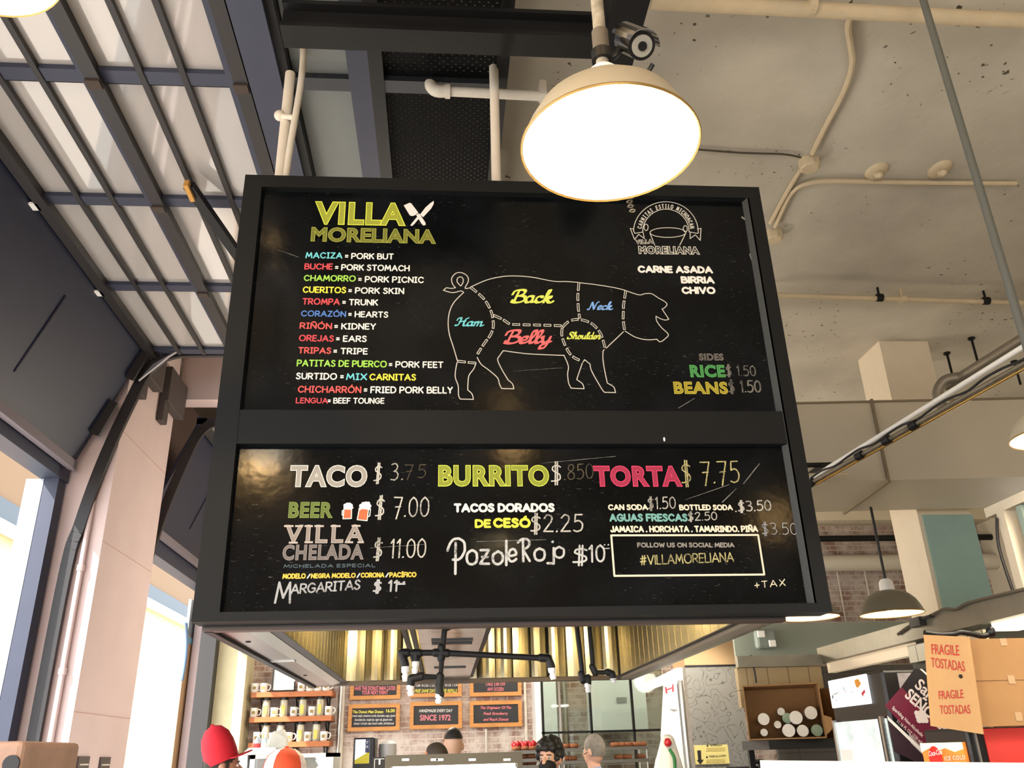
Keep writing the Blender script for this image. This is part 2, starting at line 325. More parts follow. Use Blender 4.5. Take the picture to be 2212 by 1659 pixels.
g('$', .5, 's.48 .82 .3 .9 .1 .84 .06 .66 .25 .53 .44 .4 .46 .2 .3 .08 .0 .06', 'l.2 -.14 .22 1.1', 'l.31 -.14 .33 1.1'); g('0', .5, 's.25 1 .06 .82 0 .5 .06 .15 .25 0 .44 .15 .5 .5 .44 .82 .25 1'); g('1', .2, 'l0 .8 .16 1 .16 0'); g('2', .5, 's.02 .8 .2 1 .42 .9 .42 .65 .2 .3 0 .02', 'l0 .02 .5 .02')
g('3', .48, 's.02 .95 .25 1 .42 .85 .36 .62 .18 .54', 's.18 .54 .42 .46 .48 .22 .3 .02 .02 .06'); g('5', .48, 'l.46 1 .1 1 .06 .58', 's.06 .58 .3 .64 .48 .42 .42 .12 .2 0 0 .06'); g('7', .5, 'l0 1 .5 1 .2 -.12', 'l.1 .5 .42 .52'); g('8', .46, 's.23 .54 .04 .7 .1 .95 .25 1 .4 .92 .4 .7 .23 .54 .02 .35 .05 .08 .25 0 .44 .1 .44 .36 .23 .54')
g('p', .6, 's-.15 .55 .0 .9 .3 1.02 .58 .85 .6 .5 .4 .22 .1 .2', 'l.2 .85 .24 -.35'); g('o', .46, 's.23 .55 .03 .42 .03 .12 .23 0 .43 .12 .43 .42 .23 .55'); g('z', .42, 'l.02 .55 .4 .55 .02 .02 .42 .02', 'l.1 .28 .34 .28'); g('l', .12, 'l.05 1 .06 -.05'); g('e', .42, 's.02 .25 .4 .3 .34 .52 .14 .52 .02 .3 .08 .05 .25 0 .42 .1')
g('r', .5, 'l.12 .9 .14 0', 's-.1 .85 .1 1 .35 .95 .38 .7 .14 .5', 'l.14 .5 .42 0'); g('j', .3, 'l.26 .55 .26 -.15 .0 -.12', 'l.2 .82 .23 .84')
# script capitals and small letters, drawn with a broad nib
g('!B', .74, 's.3 .96 .24 .5 .2 0', 's.02 .62 .06 .86 .3 1 .56 .98 .62 .78 .46 .56 .3 .52', 's.3 .52 .62 .5 .72 .26 .56 .04 .3 -.02 .08 .06 .1 .18'); g('!H', .86, 's.02 .66 .08 .9 .26 .96 .3 .7 .26 .3 .14 .02 .0 .08', 's.84 .98 .66 .8 .6 .4 .62 .06 .74 .0 .84 .1', 's.22 .5 .5 .54 .7 .56')
g('!N', .86, 's.0 .06 .1 -.02 .18 .2 .28 .96', 's.28 .96 .4 .6 .56 .02', 's.56 .02 .64 .5 .72 .9 .88 1'); g('!S', .66, 's.62 .76 .56 .96 .36 1 .22 .84 .34 .62 .52 .4 .5 .12 .28 0 .06 .08 .06 .24')
g('!a', .5, 's.36 .46 .2 .52 .04 .32 .06 .06 .2 .0 .34 .18 .38 .46', 's.38 .5 .36 .1 .42 .02 .54 .14'); g('!c', .42, 's.36 .4 .26 .52 .08 .4 .04 .14 .16 0 .32 .04 .44 .16'); g('!k', .52, 's.04 .3 .2 .7 .24 .96 .14 .96 .08 .4 .06 0', 's.08 .26 .28 .5 .38 .42 .16 .26', 's.16 .26 .3 .02 .42 .0 .54 .14')
g('!e', .4, 's.04 .2 .26 .26 .32 .44 .2 .52 .06 .34 .06 .08 .2 0 .42 .14'); g('!l', .28, 's.0 .14 .18 .5 .26 .86 .18 1 .08 .8 .08 .2 .16 0 .3 .12'); g('!y', .5, 's.0 .4 .08 .52 .1 .2 .2 .02 .36 .2 .42 .5', 's.42 .5 .38 0 .26 -.36 .08 -.4 .08 -.2 .3 -.02 .52 .14')
g('!m', .76, 's.0 .4 .08 .5 .1 .3 .06 0', 's.08 .28 .22 .52 .32 .44 .3 0', 's.31 .28 .46 .52 .57 .44 .55 .1 .62 0 .78 .14'); g('!h', .52, 's.0 .14 .2 .6 .24 .96 .14 .96 .08 .4 .05 0', 's.07 .26 .22 .52 .34 .44 .32 .1 .38 0 .54 .14'); g('!o', .46, 's.2 .52 .04 .34 .06 .06 .2 0 .36 .14 .36 .4 .2 .52 .3 .38 .48 .42')
g('!u', .54, 's.0 .4 .08 .52 .08 .2 .16 0 .32 .16 .4 .5', 's.4 .5 .38 .1 .44 0 .56 .14'); g('!d', .52, 's.36 .46 .2 .52 .04 .32 .06 .06 .2 .0 .34 .18 .4 .6 .44 1', 's.44 1 .38 .1 .44 0 .56 .14'); g('!r', .4, 's.0 .14 .1 .54 .2 .46 .3 .46 .26 .1 .32 0 .42 .12')
def strokes(text, gap=.16, script=False):
    x = 0; out = []
    for ch in text:
        if ch == ' ': x += .38; continue
        if script: ch = '!'+ch
        w, S = G[ch]
        for s_ in S: out.append([(x+a, b) for a, b in s_])
        x += w+(.0 if script else gap)
    return out
def lift(mb, n):
    mb.k = getattr(mb, 'k', 0)+1
    return n*(1.6e-5*(mb.k % 90))
def ribbon(mb, P, w, n, nib=None):
    P = [p for i, p in enumerate(P) if i == 0 or (p-P[i-1]).length > 1e-5]
    if len(P) == 1: P.append(P[0]+Vector((1e-4, 0, 0)))
    if nib is not None:
        for a, b in zip(P, P[1:]): h = lift(mb, n); mb.poly([a+nib+h, b+nib+h, b-nib+h, a-nib+h])
    for a, b in zip(P, P[1:]):
        d = (b-a).normalized(); s_ = d.cross(n).normalized()*w; h = lift(mb, n)
        mb.poly([a+s_+h, b+s_+h, b-s_+h, a-s_+h])
    for i, p in enumerate(P):
        if i in (0, len(P)-1) or (P[i]-P[i-1]).normalized().dot((P[i+1]-P[i]).normalized()) < .98:
            t = (P[1]-P[0]).normalized(); k = t.cross(n); h = lift(mb, n)
            mb.poly([p+h+w*(math.cos(j*math.pi/4)*t+math.sin(j*math.pi/4)*k) for j in range(8)])
def write(text, p0, p1, h, plane, off, w=.075, gap=.16, shear=0, jit=0, script=False, mb=None, nib=0):
    """hand-drawn lettering: round-ended strokes w (of the cap height) wide along a baseline"""
    mb = mb or MB(); S = strokes(text, gap, script); xs = [a+shear*b for s_ in S for a, b in s_]; x0, x1 = min(xs), max(xs); A = plane(*p0); B = plane(*p1); T = plane(p0[0], p0[1]-h)
    L = (T-A).length*(1-2*w*(0 if script else 1)); ux = (B-A)/(x1-x0); uy = Vector((0, 0, 1))*L; n = Vector(off); nn = n.normalized(); ww = (T-A).length*w
    for s_ in S:
        P = [A+ux*(a+shear*b-x0)+uy*(b+w)+n for a, b in s_]
        if jit: P = [p+Vector((random.uniform(-jit, jit), 0, random.uniform(-jit, jit)))*(T-A).length for p in P]
        nv = (ux.normalized()*.80+Vector((0, 0, .55)))*(ww*nib) if nib else None
        ribbon(mb, P, ww*(.42 if nib else 1), nn, nv)
    return mb
def line(mb, pts, plane, off, w):
    P = [plane(*p)+Vector(off) for p in pts]; ribbon(mb, P, w, Vector(off).normalized()); return mb
# ---------------------------------------------------------------- the hall
CZ = 6.0; FX = -3.35; ZD = 5.3; YB = 13.5
FLOORM = mat('polished_concrete_floor', (146, 143, 139), .6, var=.1, vscale=1.5)
st('floor', MB().box(-3.6, -7, -.15, 9.2, 14, 0), FLOORM, 'grey concrete market floor below the stalls', 'floor')
st('ceiling', MB().box(-3.6, -7.2, CZ, 9.2, 14, CZ+.2), CONC, 'tan plaster ceiling high above the market', 'ceiling')
st('wall_back', MB().box(-2.8, YB, 0, 9.2, YB+.3, CZ), BRICK, 'whitewashed old brick wall at the back of the market', 'wall')
st('wall_right', MB().box(9, -7, 0, 9.2, 13.8, CZ), PAINTC, 'cream wall on the far side of the market', 'wall')
st('wall_front', MB().box(-3.6, -7.2, 0, 9.2, -7, CZ), PAINTC, 'cream wall behind the photographer', 'wall')
mb = MB(); mb.box(FX-.25, -7, 4.15, FX, 14, CZ); mb.box(FX-.25, -7, 0, FX, -3.5, 4.15); mb.box(FX-.25, 13.0, 0, FX, 14, 4.15)
st('wall_left', mb, PINK, 'street facade wall above the open shopfronts', 'wall')
mb = MB(); mb.box(-3.6, 7.65, 0, -3.0, 9.03, CZ)
pil = st('column_pink', mb, PINK, 'pale pink plaster pier between the two open shopfronts', 'column')
JL = mat('pier_joint', (190, 158, 148), .9)
def pierX(px, py): return atX(px, py, -3.0)
for a, b in (((263, 929), (350, 1018)), ((155, 1537), (282, 1553)), ((217, 1166), (331, 1231))):
    A = pierX(*a); B = pierX(*b); m = MB(); m.beam((-2.9985, 7.66, A.z), (-2.9985, 9.02, A.z), .004, .006); obj('joint', m, JL, pil)
mb = MB(); mb.box(-3.3, 12.95, 0, -2.8, 13.5, CZ)
st('column_corner', mb, mat('yellowed_plaster', (214, 206, 170), .9, var=.08), 'yellowed plaster pier where the facade meets the brick wall', 'column')
# concrete column on the right, cream above the duct and sea-green below
mb = MB(); mb.box(5.1, 8.61, 0, 5.70, 9.16, CZ)
colr = st('column_tall', mb, mat('column_cream', (222, 210, 188), .9, var=.03), 'square column passing behind the big duct, cream above', 'column')
SEA = mat('sea_green_paint', (150, 182, 176), .8, var=.05, vscale=3)
m = MB(); m.box(5.145, 8.595, 0, 5.71, 9.17, 3.9); obj('green_face', m, SEA, colr, label='sea-green painted lower part of the column')
# outside
st('beam_pink', MB().box(-3.0, 9.10, 5.42, -.95, 9.34, CZ), PINK, 'pink plaster beam above the far shopfront', 'beam')
st('ground_street', MB().box(-40, -30, -.2, -3.6, 60, -.02), mat('pale_pavement', (205, 198, 188), .9), 'sunlit pavement outside the open shopfronts', 'street')
PEACH = mat('peach_render', (226, 186, 140), .9, var=.04)
bd = thing('street_building', 'peach rendered building across the street seen through the opening', 'building', (-9, 24, 0), kind='structure')
bz0 = atX(50, 1155, -8.9).z; bz1 = atX(50, 1100, -8.9).z; obj('wall', MB().box(-12, 12, 0, -9, 40, bz0), PEACH, bd); obj('wall', MB().box(-12, 12, bz1, -9, 40, 13), mat('shaded_peach_render', (118, 92, 66), .9), bd)  # upper wall is the peach darkened in colour for its shaded tone
obj('signboard_band', MB().box(-12, 12, bz0, -8.9, 40, bz1), mat('slate_fascia', (66, 74, 80), .6), bd); obj('ledge', MB().cyl((-8.8, 12, bz0-.1), (-8.8, 40, bz0-.1), .13), WHITEP, bd)
# ---------------------------------------------------------------- shopfront frames (left)
fr = thing('shopfront_frame', 'dark steel frame around the near open shopfront', 'door frame', (-3.42, 7.5, 0), kind='structure')
m = MB(); m.box(-3.50, 7.45, 0, -3.38, 7.6, 4.14); obj('post', m, NAVY, fr); m = MB(); m.box(-3.54, -3.4, 3.98, -3.36, 7.6, 4.14); obj('header', m, NAVY, fr)
obj('grey_jamb', MB().box(-3.66, 7.46, 0, -3.51, 7.6, 3.98), mat('grey_jamb', (150, 160, 166), .6), fr)
fr2 = thing('shopfront_frame', 'dark steel post of the far shopfront beside the yellowed pier', 'door frame', (-3.36, 12.8, 0), kind='structure')
m = MB(); m.box(-3.42, 12.72, 0, -3.2, 12.93, 4.12); obj('post', m, mat('dark_post', (40, 38, 38), .6), fr2)
m = MB(); m.box(-3.54, 9.1, 3.9, -3.36, 12.72, 4.14); obj('header', m, NAVY, fr2)
# pink pipe on the jamb of the pier
m = MB(); m.cyl((-3.13, 7.62, 0), (-3.13, 7.62, 4.0), .024); dp = one('downpipe', m, PINK, 'pink painted pipe running down the sunlit jamb of the pier', 'pipe', smooth=True)
for z in (1.55, 2.35, 3.2): m = MB(); m.cyl((-3.13, 7.62, z), (-3.13, 7.62, z+.05), .032); obj('clip', m, PINK, dp)
# ---------------------------------------------------------------- overhead sectional doors
PANE = mat_glass('door_glass', (228, 226, 220), .14, .42); PERF = mat_perf(); GREYP = mat('grey_infill', (110, 114, 112), .6); NAVP = mat('navy_panel', (22, 29, 52), .5, var=.08, vscale=1.5)
def track(Y):
    p = [(-1.1, Y, ZD+.02), (-2.2, Y, ZD), (-2.62, Y, ZD-.03), (-2.82, Y, ZD-.2), (-2.95, Y, 4.72), (-3.09, Y, 4.18), (-3.19, Y, 3.6), (-3.245, Y, 3.0), (-3.25, Y, 0.02)]
    m = MB()
    P = smooth_pts(p, 6)
    for a, b in zip(P, P[1:]): m.beam(a, b, .10, .045, up=(0, 1, 0))
    return m
def sect_door(lab, y0, y1, rows, cols, xs):
    t = thing('sectional_door', lab, 'door', (-2.0, (y0+y1)/2, ZD))
    for i, x in enumerate(xs):
        m = MB(); w = .10
        m.box(x-.0, y0, ZD-.05, x+.055, y1, ZD+.05); obj('rail', m, NAVY, t)
        m = MB(); m.box(x+.055, y0, ZD-.09, x+.115, y1, ZD+.04); m.box(x+.05, y0, ZD-.10, x+.13, y1, ZD-.085); obj('meeting_rail', m, BARM, t)
    for y in rows:
        m = MB(); m.box(xs[0], y-.05, ZD-.045, cols, y+.05, ZD+.03); cb = obj('crossbar', m, NAVY, t)
        m = MB(); m.box(xs[0], y+.05, ZD-.02, cols, y+.085, ZD+.03); obj('gasket', m, BLACKM, cb)
        for x in xs[1:]:
            m = MB(); m.box(x+.045, y-.035, ZD-.112, x+.125, y+.035, ZD-.09); obj('rusty_hinge', m, mat('rust', (62, 50, 42), .8), cb)
    ed = list(xs)+[cols]
    for a, b in zip(ed, ed[1:]):
        if b-a < .3: continue
        for k in (1, 2):
            x = a+.11+(b-a-.11)*k/3
            m = MB(); m.box(x-.017, y0, ZD-.055, x+.017, y1, ZD-.02); obj('glazing_bar', m, BARM, t)
        for y, z in zip([y0]+rows, rows):
            if z-y < .3: continue
            m = MB(); m.box(a+.1, y+.06, ZD-.012, b+.01, z-.03, ZD-.004); obj('glass_pane', m, PANE, t)
    return t
dA = sect_door('glazed overhead door rolled up open over the near shopfront', .6, 7.56, [1.48, 2.69, 3.893, 5.10, 6.305, 7.51], -1.13, [-2.87, -2.08, -1.26])
def bottom_panel(t, y0, y1):
    m = MB(); a = (-2.83, ZD-.03); b = (-3.3, 4.13)
    m.prism([(a[0], y0, a[1]), (b[0], y0, b[1]), (b[0]-.045, y0, b[1]+.02), (a[0]-.045, y0, a[1]+.02)], (0, y1-y0, 0)); p = obj('bottom_panel', m, NAVP, t, label='solid navy bottom section of the door')
    for y in (y0+1.3, y0+2.75, y0+4.15, y0+5.4):
        if y > y1-.3: continue
        m = MB(); m.beam((-2.93, y, 5.0), (-3.2, y+.02, 4.36), .012, .012); obj('seam', m, mat('navy_seam', (36, 38, 52), .6), p)
    m = MB(); m.box(-3.33, y0, 4.07, -3.27, y1, 4.15); obj('weather_strip', m, mat('worn_strip', (120, 112, 120), .7), p)
    for x, z in ((-2.83, 5.27), (-3.05, 4.72)):
        m = MB(); m.beam((x, y1-.05, z), (x-.12, y1-.05, z-.32), .14, .03, up=(0, 1, 0)); obj('end_stile', m, BARM, p)
bottom_panel(dA, .6, 7.5)
obj('track', track(7.6), BARM, dA)
for y in (5.1, 6.305):
    m = MB(); m.box(-2.86, y-.03, ZD-.10, -2.80, y+.05, ZD-.085); obj('white_tag', m, WHITEP, dA)
m = MB(); m.prism([(-2.62, 7.5, 5.20), (-2.45, 7.5, 5.33), (-2.75, 7.5, 5.12), (-2.86, 7.5, 4.95)], (0, .03, 0)); obj('corner_bracket', m, mat('galvanised', (150, 150, 158), .35, .8), dA)
dB = sect_door('glazed overhead door rolled up open over the far shopfront, half hidden by the menu', 9.45, 12.9, [9.5, 10.65, 11.75, 12.8], -1.3, [-2.87, -2.08])
bottom_panel(dB, 9.5, 12.85); obj('track', track(9.4), BARM, dB)
# wooden brace hanging below the near door
m = MB(); m.beam(atZ(408, 400, 5.18), atZ(520, 560, 5.05), .07, .05); br = one('door_brace', m, BLACKM, 'dark angled brace below the glazed door, beside the menu', 'brace')
m = MB(); m.beam(atZ(402, 395, 5.17), atZ(418, 430, 5.14), .03, .055); obj('timber_end', m, mat('raw_timber', (188, 140, 70), .8), br, label='raw yellow timber end')
# dark plates bolted to the pier
for i, (a, b, c, d) in enumerate((((305, 775), (340, 770), (338, 818), (308, 845)), ((355, 800), (388, 835), (384, 880), (350, 898)))):
    P = [atX(*p, -2.985) for p in (a, b, c, d)]; ys = [p.y for p in P]; zs = [p.z for p in P]
    m = MB(); m.box(-3.0, min(ys), min(zs)+.12, -2.9, max(ys), max(zs), .01)
    t = one('steel_bracket', m, mat('bracket_steel', (66, 58, 56), .6), ('dark steel bracket high on the pink pier, nearer the street', 'dark steel bracket high on the pink pier, nearer the menu')[i], 'bracket')
    m = MB(); m.box(-3.0, min(ys), min(zs)-.10, -2.93, min(ys)+.16, min(zs)+.14, .01); obj('lower_tab', m, MATS['bracket_steel'], t)
# ---------------------------------------------------------------- roof steel and the grille behind it
gr = thing('overhead_grille', 'dark overhead grid of grey and perforated panels above the menu', 'grille', (-.3, 4, ZD))
for x0, x1 in ((-.56, -.44), (-.44, -.36), (.285, .355)): obj('stile', MB().box(x0, .8, ZD-.06, x1, 7.5, ZD+.05), BLACKM if x0 != -.56 else NAVY, gr)
for y in (1.48, 2.69, 3.893, 5.10, 6.305):
    obj('crossbar', MB().box(-.88, y-.05, ZD-.05, .30, y+.05, ZD+.03), mat('dark_navy', (42, 46, 54), .5), gr)
for y0, y1 in ((1.5, 2.67), (2.74, 3.85), (3.94, 5.05), (5.15, 6.25)):
    obj('grey_panel', MB().box(-.88, y0, ZD-.012, -.56, y1, ZD), GREYP, gr); obj('perforated_panel', MB().box(-.36, y0, ZD-.012, .285, y1, ZD-.008), PERF, gr)
t = thing('roof_beam', 'navy steel beam running above the menu from front to back', 'beam', (-1.0, 4, 5.2))
obj('web', MB().box(-1.11, .5, 5.16, -.93, 7.6, 5.5), NAVY, t); obj('flange', MB().box(-.93, .5, 5.2, -.885, 7.6, 5.5), BLACKM, t)  # black strip beside the web is the flange shadow built as a solid
t = thing('cross_beam', 'black steel I-beam crossing above the menu', 'beam', (0, 3.3, 5.0))
m = MB(); m.box(-.83, 3.22, 5.0, .80, 3.37, 5.025); obj('flange', m, BLACKM, t); m = MB(); m.box(-.83, 3.22, 5.15, .80, 3.37, 5.175); obj('flange', m, BLACKM, t); m = MB(); m.box(-.83, 3.27, 5.025, .80, 3.30, 5.15); obj('web', m, BLACKM, t)
m = MB(); m.box(.80, 2.3, 4.97, .98, 3.4, 5.2); one('roof_beam', m, BLACKM, 'short black steel beam end behind the lamp rod', 'beam')
m = MB(); m.box(.84, 2.4, 5.2, .92, 2.5, CZ); one('beam_hanger', m, BLACKM, 'black hanger holding the short beam end to the ceiling', 'hanger')
# poles holding up the menu
def vpole(px, py, Y, r, z0, z1, lab):
    x = atY(px, py, Y).x; m = MB(); m.cyl((x, Y, z0), (x, Y, z1), r); return one('hanging_pole', m, PIPEW, lab, 'pole', smooth=True)
p1 = vpole(610, 330, 3.72, .028, 4.36, 5.16, 'straight white pole holding the upper left of the menu')
P = [atY(*p, 3.665) for p in ((575, -40), (598, 8), (632, 62), (648, 88), (655, 112), (651, 170), (640, 240), (628, 310), (617, 376))]; P[-1].z = 4.36
m = MB(); m.tube(smooth_pts(P, 5), .018); p2 = one('bent_conduit', m, PIPEW, 'bent white conduit beside the straight pole at the upper left of the menu', 'pipe', smooth=True)
q = atY(622, 254, 3.70); m = MB(); m.tube([q+Vector((-.05, 0, .01)), q+Vector((.05, -.035, -.03))], .016); m.ell(q+Vector((-.045, 0, .012)), .03); obj('clamp', m, PIPEW, p2, True)
p3 = vpole(1069, 250, 3.72, .026, 4.36, 5.26, 'white pole holding the top middle of the menu')
A = atY(950, 196, 3.85); B = atY(1215, 210, 3.85); B = B+(B-A)*.6
m = MB(); m.tube([A, B], .03); hp = one('water_pipe', m, PIPEW, 'white horizontal pipe with an elbow behind the menu pole', 'pipe', smooth=True)
m = MB(); m.tube(smooth_pts([A+Vector((.05, 0, 0)), A+Vector((-.02, 0, .0)), A+Vector((-.05, .0, .035)), A+Vector((-.05, 0, .05))], 5), .038); m.cyl(A+Vector((.03, 0, 0)), A+Vector((.06, 0, 0)), .044); obj('elbow', m, PIPEW, hp, True)
q = atY(1172, 200, 3.85); m = MB(); m.box(q.x-.02, 3.81, q.z-.045, q.x+.02, 3.89, q.z+.06); obj('hanger', m, PIPEW, hp)
# ---------------------------------------------------------------- ceiling conduits, boxes, pipes on the right
CW = mat('painted_conduit', (196, 180, 150), .7, var=.08)
def ceil(px, py, d=.03): return atZ(px, py, CZ-d)
def conduit(pts, r, lab, name='ceiling_conduit', m_=CW):
    m = MB(); m.tube(smooth_pts([ceil(*p, r+.01) for p in pts], 4), r, 8); return one(name, m, m_, lab, 'conduit', smooth=True)
conduit([(1840, 28), (1832, 60), (1838, 100), (1841, 140), (1822, 200), (1780, 280), (1755, 332)], .022, 'bent ceiling conduit running down to the upper round junction box')
conduit([(1735, 358), (1700, 415), (1664, 482)], .019, 'ceiling conduit between the upper and lower junction boxes')
conduit([(1675, 490), (1690, 455), (1712, 415), (1745, 396), (1800, 391), (1950, 394), (2195, 396)], .019, 'long ceiling conduit curving away from the lower junction box')
conduit([(1470, 320), (1600, 330), (1690, 333), (1730, 340)], .008, 'thin dark cable on the ceiling running to the upper junction box', 'ceiling_cable', mat('soot_cable', (70, 62, 52), .8))
for i, (p, r) in enumerate((((1746, 347), .085), ((1670, 503), .085))):
    c = ceil(*p, 0); m = MB(); m.cyl(c, c-Vector((0, 0, .07)), r, seg=8); m.cyl(c-Vector((0, 0, .07)), c-Vector((0, 0, .085)), r*.93, r*.8, 8)
    one('junction_box', m, CW, ('octagonal ceiling junction box where three conduits meet', 'octagonal ceiling junction box at the upper right corner of the menu')[i], 'junction box')
for i, p in enumerate(((1893, 370), (2030, 365))):
    c = ceil(*p, 0); m = MB(); m.ell(c, (.09, .12, .035)); m.cyl(c, c-Vector((0, .0, .07)), .035, .02); m.ell(c-Vector((0, .03, .06)), .028)
    one('ceiling_stub', m, CW, ('plastered stub on the ceiling, nearer the menu', 'plastered stub on the ceiling, farther from the menu')[i], 'stub', smooth=True)
def pipe(p, q, r, lab, m_=CW, name='ceiling_pipe'):
    m = MB(); m.tube([p, q], r); return one(name, m, m_, lab, 'pipe', smooth=True)
a = ceil(1405, 3, .12); b = ceil(2240, 46, .12); tp = pipe(a, b, .05, 'thick cream pipe along the ceiling at the very top')
for p in ((1752, 12),): q = ceil(*p, .12); m = MB(); m.cyl(q-Vector((.02, 0, 0)), q+Vector((.02, 0, 0)), .065); obj('hanger', m, CW, tp)
a = ceil(1350, 628, .12); b = ceil(2260, 656, .12); sp = pipe(a, b, .028, 'thin sprinkler pipe along the ceiling right of the menu')
for px, py, hh in ((1900, 643, 0), (1950, 646, 0), (2130, 650, .12)):
    q = ceil(px, py, .12); m = MB(); m.cyl(q-Vector((.03, 0, 0)), q+Vector((.03, 0, 0)), .042); m.cyl(q, q+Vector((0, 0, .12)), .012); obj('hanger', m, BLACKM if px != 1950 else CW, sp)
# big square duct
ang = math.radians(-4)
DM = Matrix.Translation((5.4, 7.8, 0)) @ Matrix.Rotation(ang, 4, 'Z'); DUCT = mat('duct_paint', (182, 173, 154), .6, var=.04, vscale=1.5)
m = MB(DM); m.box(-3.6, -.56, 3.9, 3.4, .55, 4.69); t = one('air_duct', m, DUCT, 'big square painted air duct crossing right of the menu', 'duct', org=(5.4, 7.8, 3.9))
for x in (-1.24,): m = MB(DM); m.box(x-.012, -.59, 3.87, x+.012, .57, 4.71); obj('seam', m, mat('duct_seam', (120, 108, 88), .7), t)
m = MB(DM); m.box(-3.6, -.575, 4.68, 3.4, -.55, 4.70); obj('top_edge', m, MATS['duct_seam'], t)
for i, x in enumerate((-3.0, 3.0)): m = MB(DM); m.cyl((x, -.5, 4.69), (x, -.5, CZ), .012); one('duct_hanger', m, BLACKM, ('thin rod holding the duct near the menu', 'thin rod holding the far end of the duct')[i], 'hanger')
# cluster of lines running diagonally beside the duct
def diag(p, q, Y0, Y1, r, lab, name, m_, cat='pipe'):
    A = atY(*p, Y0); B = atY(*q, Y1); return pipe(A-(B-A)*.25, B+(B-A)*.25, r, lab, m_, name)
t = diag((1752, 1043), (2212, 785), 6.0, 4.2, .015, 'bundle of cables on a pipe running diagonally up past the menu', 'cable_pipe', mat('bundle', (120, 112, 96), .5, .4, var=.3, vscale=9))
A = atY(1752, 1043, 6.0); B = atY(2212, 785, 4.2)
for k in (.0, .28, .42, .55): q = A.lerp(B, k); d = (B-A).normalized(); m = MB(); m.cyl(q-d*.03, q+d*.03, .028); obj('clamp', m, BLACKM, t)
m = MB(); m.tube(smooth_pts([A+Vector((0, 0, .035))+(B-A)*k+Vector((0, 0, .012*math.sin(k*30))) for k in [i/14 for i in range(16)]], 3), .008); obj('black_cable', m, BLACKP, t, True); m = MB(); m.tube([A+Vector((.02, -.02, -.02)), B+Vector((.03, -.02, -.015))], .009); obj('brass_conduit', m, mat('brass', (190, 150, 80), .3, .8), t, True)
t = diag((1790, 1010), (2212, 748), 6.2, 4.4, .018, 'long pale tube running diagonally above the cable bundle', 'tube_light', WHITEP)
t = diag((2075, 815), (2212, 730), 5.2, 4.6, .036, 'grey round duct elbow above the pale tube', 'flue_pipe', mat('grey_flue', (120, 112, 98), .5, .5))
A = atY(2075, 815, 5.2); m = MB(); m.tube(smooth_pts([A, A+Vector((-.08, .06, -.0)), A+Vector((-.13, .1, -.08)), A+Vector((-.12, .1, -.2))], 5), .038); obj('elbow', m, MATS['grey_flue'], t, True)
for i, (p, q) in enumerate((((2045, 762), (2052, 800)), ((2098, 730), (2110, 780)), ((2190, 780), (2197, 815)))):
    a = ceil(*p, 0); b = atY(*q, a.y); m = MB(); m.cyl((a.x, a.y, b.z-.1), (a.x, a.y, CZ), .014); m.cyl((a.x, a.y, CZ-.02), (a.x, a.y, CZ), .04); one('threaded_rod', m, BLACKM, 'thin threaded rod holding the diagonal pipes, %s from the column' % ORD[i], 'rod', 'threaded rods over the diagonal pipes')
t = thing('service_pipe', 'dark pipe line along the duct face, partly behind the menu', 'pipe', atY(1770, 1005, 6.9)); a = atY(1700, 1006, 6.9); b = atY(1825, 1003, 6.9); m = MB(); m.tube([a, b], .022); obj('run', m, BLACKM, t, True)
m = MB(); m.tube([a-Vector((0, 0, .09)), b-Vector((0, 0, .09))], .016); obj('run', m, CW, t, True); m = MB(); m.box(a.x+.3, 6.88, a.z-.11, a.x+.33, 7.44, a.z+.02); obj('bracket', m, BLACKM, t)
# back wall dressing seen under the duct
m = MB(); m.box(3.0, 13.1, 5.0, 9, YB, 5.6); st('beam_back', m, PAINTC, 'cream concrete beam along the top of the brick wall', 'beam')
m = MB(); m.tube([(3, 13.25, 4.33), (9, 13.25, 4.33)], .13, 14); one('wall_pipe', m, mat('lagged_pipe', (208, 200, 184), .8), 'fat cream lagged pipe along the upper brick wall', 'pipe', smooth=True)
m = MB(); m.tube([(3, 13.2, 4.72), (9, 13.2, 4.72)], .05, 10); one('wall_pipe', m, BLACKM, 'black pipe above the lagged pipe on the brick wall', 'pipe', smooth=True)
for i, px in enumerate((1812, 1872, 1735)):
    a = atY(px, 1250, 13.42); m = MB(); m.cyl((a.x, 13.44, 3.1), (a.x, 13.44, 4.3), .014); one('wall_conduit', m, PIPEW, ('thin vertical conduit on the brick wall, left of the lit lamp', 'thin vertical conduit on the brick wall, close to the lit lamp', 'thin vertical conduit on the brick wall at the corner of the menu')[i], 'conduit')
t = thing('bulkhead_duct', 'long grey-green steel bulkhead below the brick wall', 'duct', atY(1790, 1410, 12.2)); a = atY(1590, 1420, 12.2); b = atY(2030, 1335, 12.2); m = MB(); m.box(a.x, 12.2, a.z, b.x+1.6, 12.9, atY(1700, 1347, 12.2).z); obj('casing', m, mat('grey_green_steel', (132, 140, 130), .5, .3), t)
q = atY(1653, 1381, 12.15); t2 = thing('emergency_light', 'clear-covered emergency light fixed on the grey-green bulkhead', 'light', q); m = MB(); m.box(q.x-.15, 12.08, q.z-.13, q.x+.15, 12.215, q.z+.13, .04); obj('cover', m, mat('frosted_cover', (126, 134, 130), .15), t2); m = MB(); m.box(q.x-.13, 12.065, q.z+.02, q.x-.02, 12.09, q.z+.11, .01); obj('lens', m, WHITEP, t2); m = MB(); m.box(q.x+.02, 12.065, q.z-.11, q.x+.12, 12.09, q.z-.02, .01); obj('lens', m, WHITEP, t2)
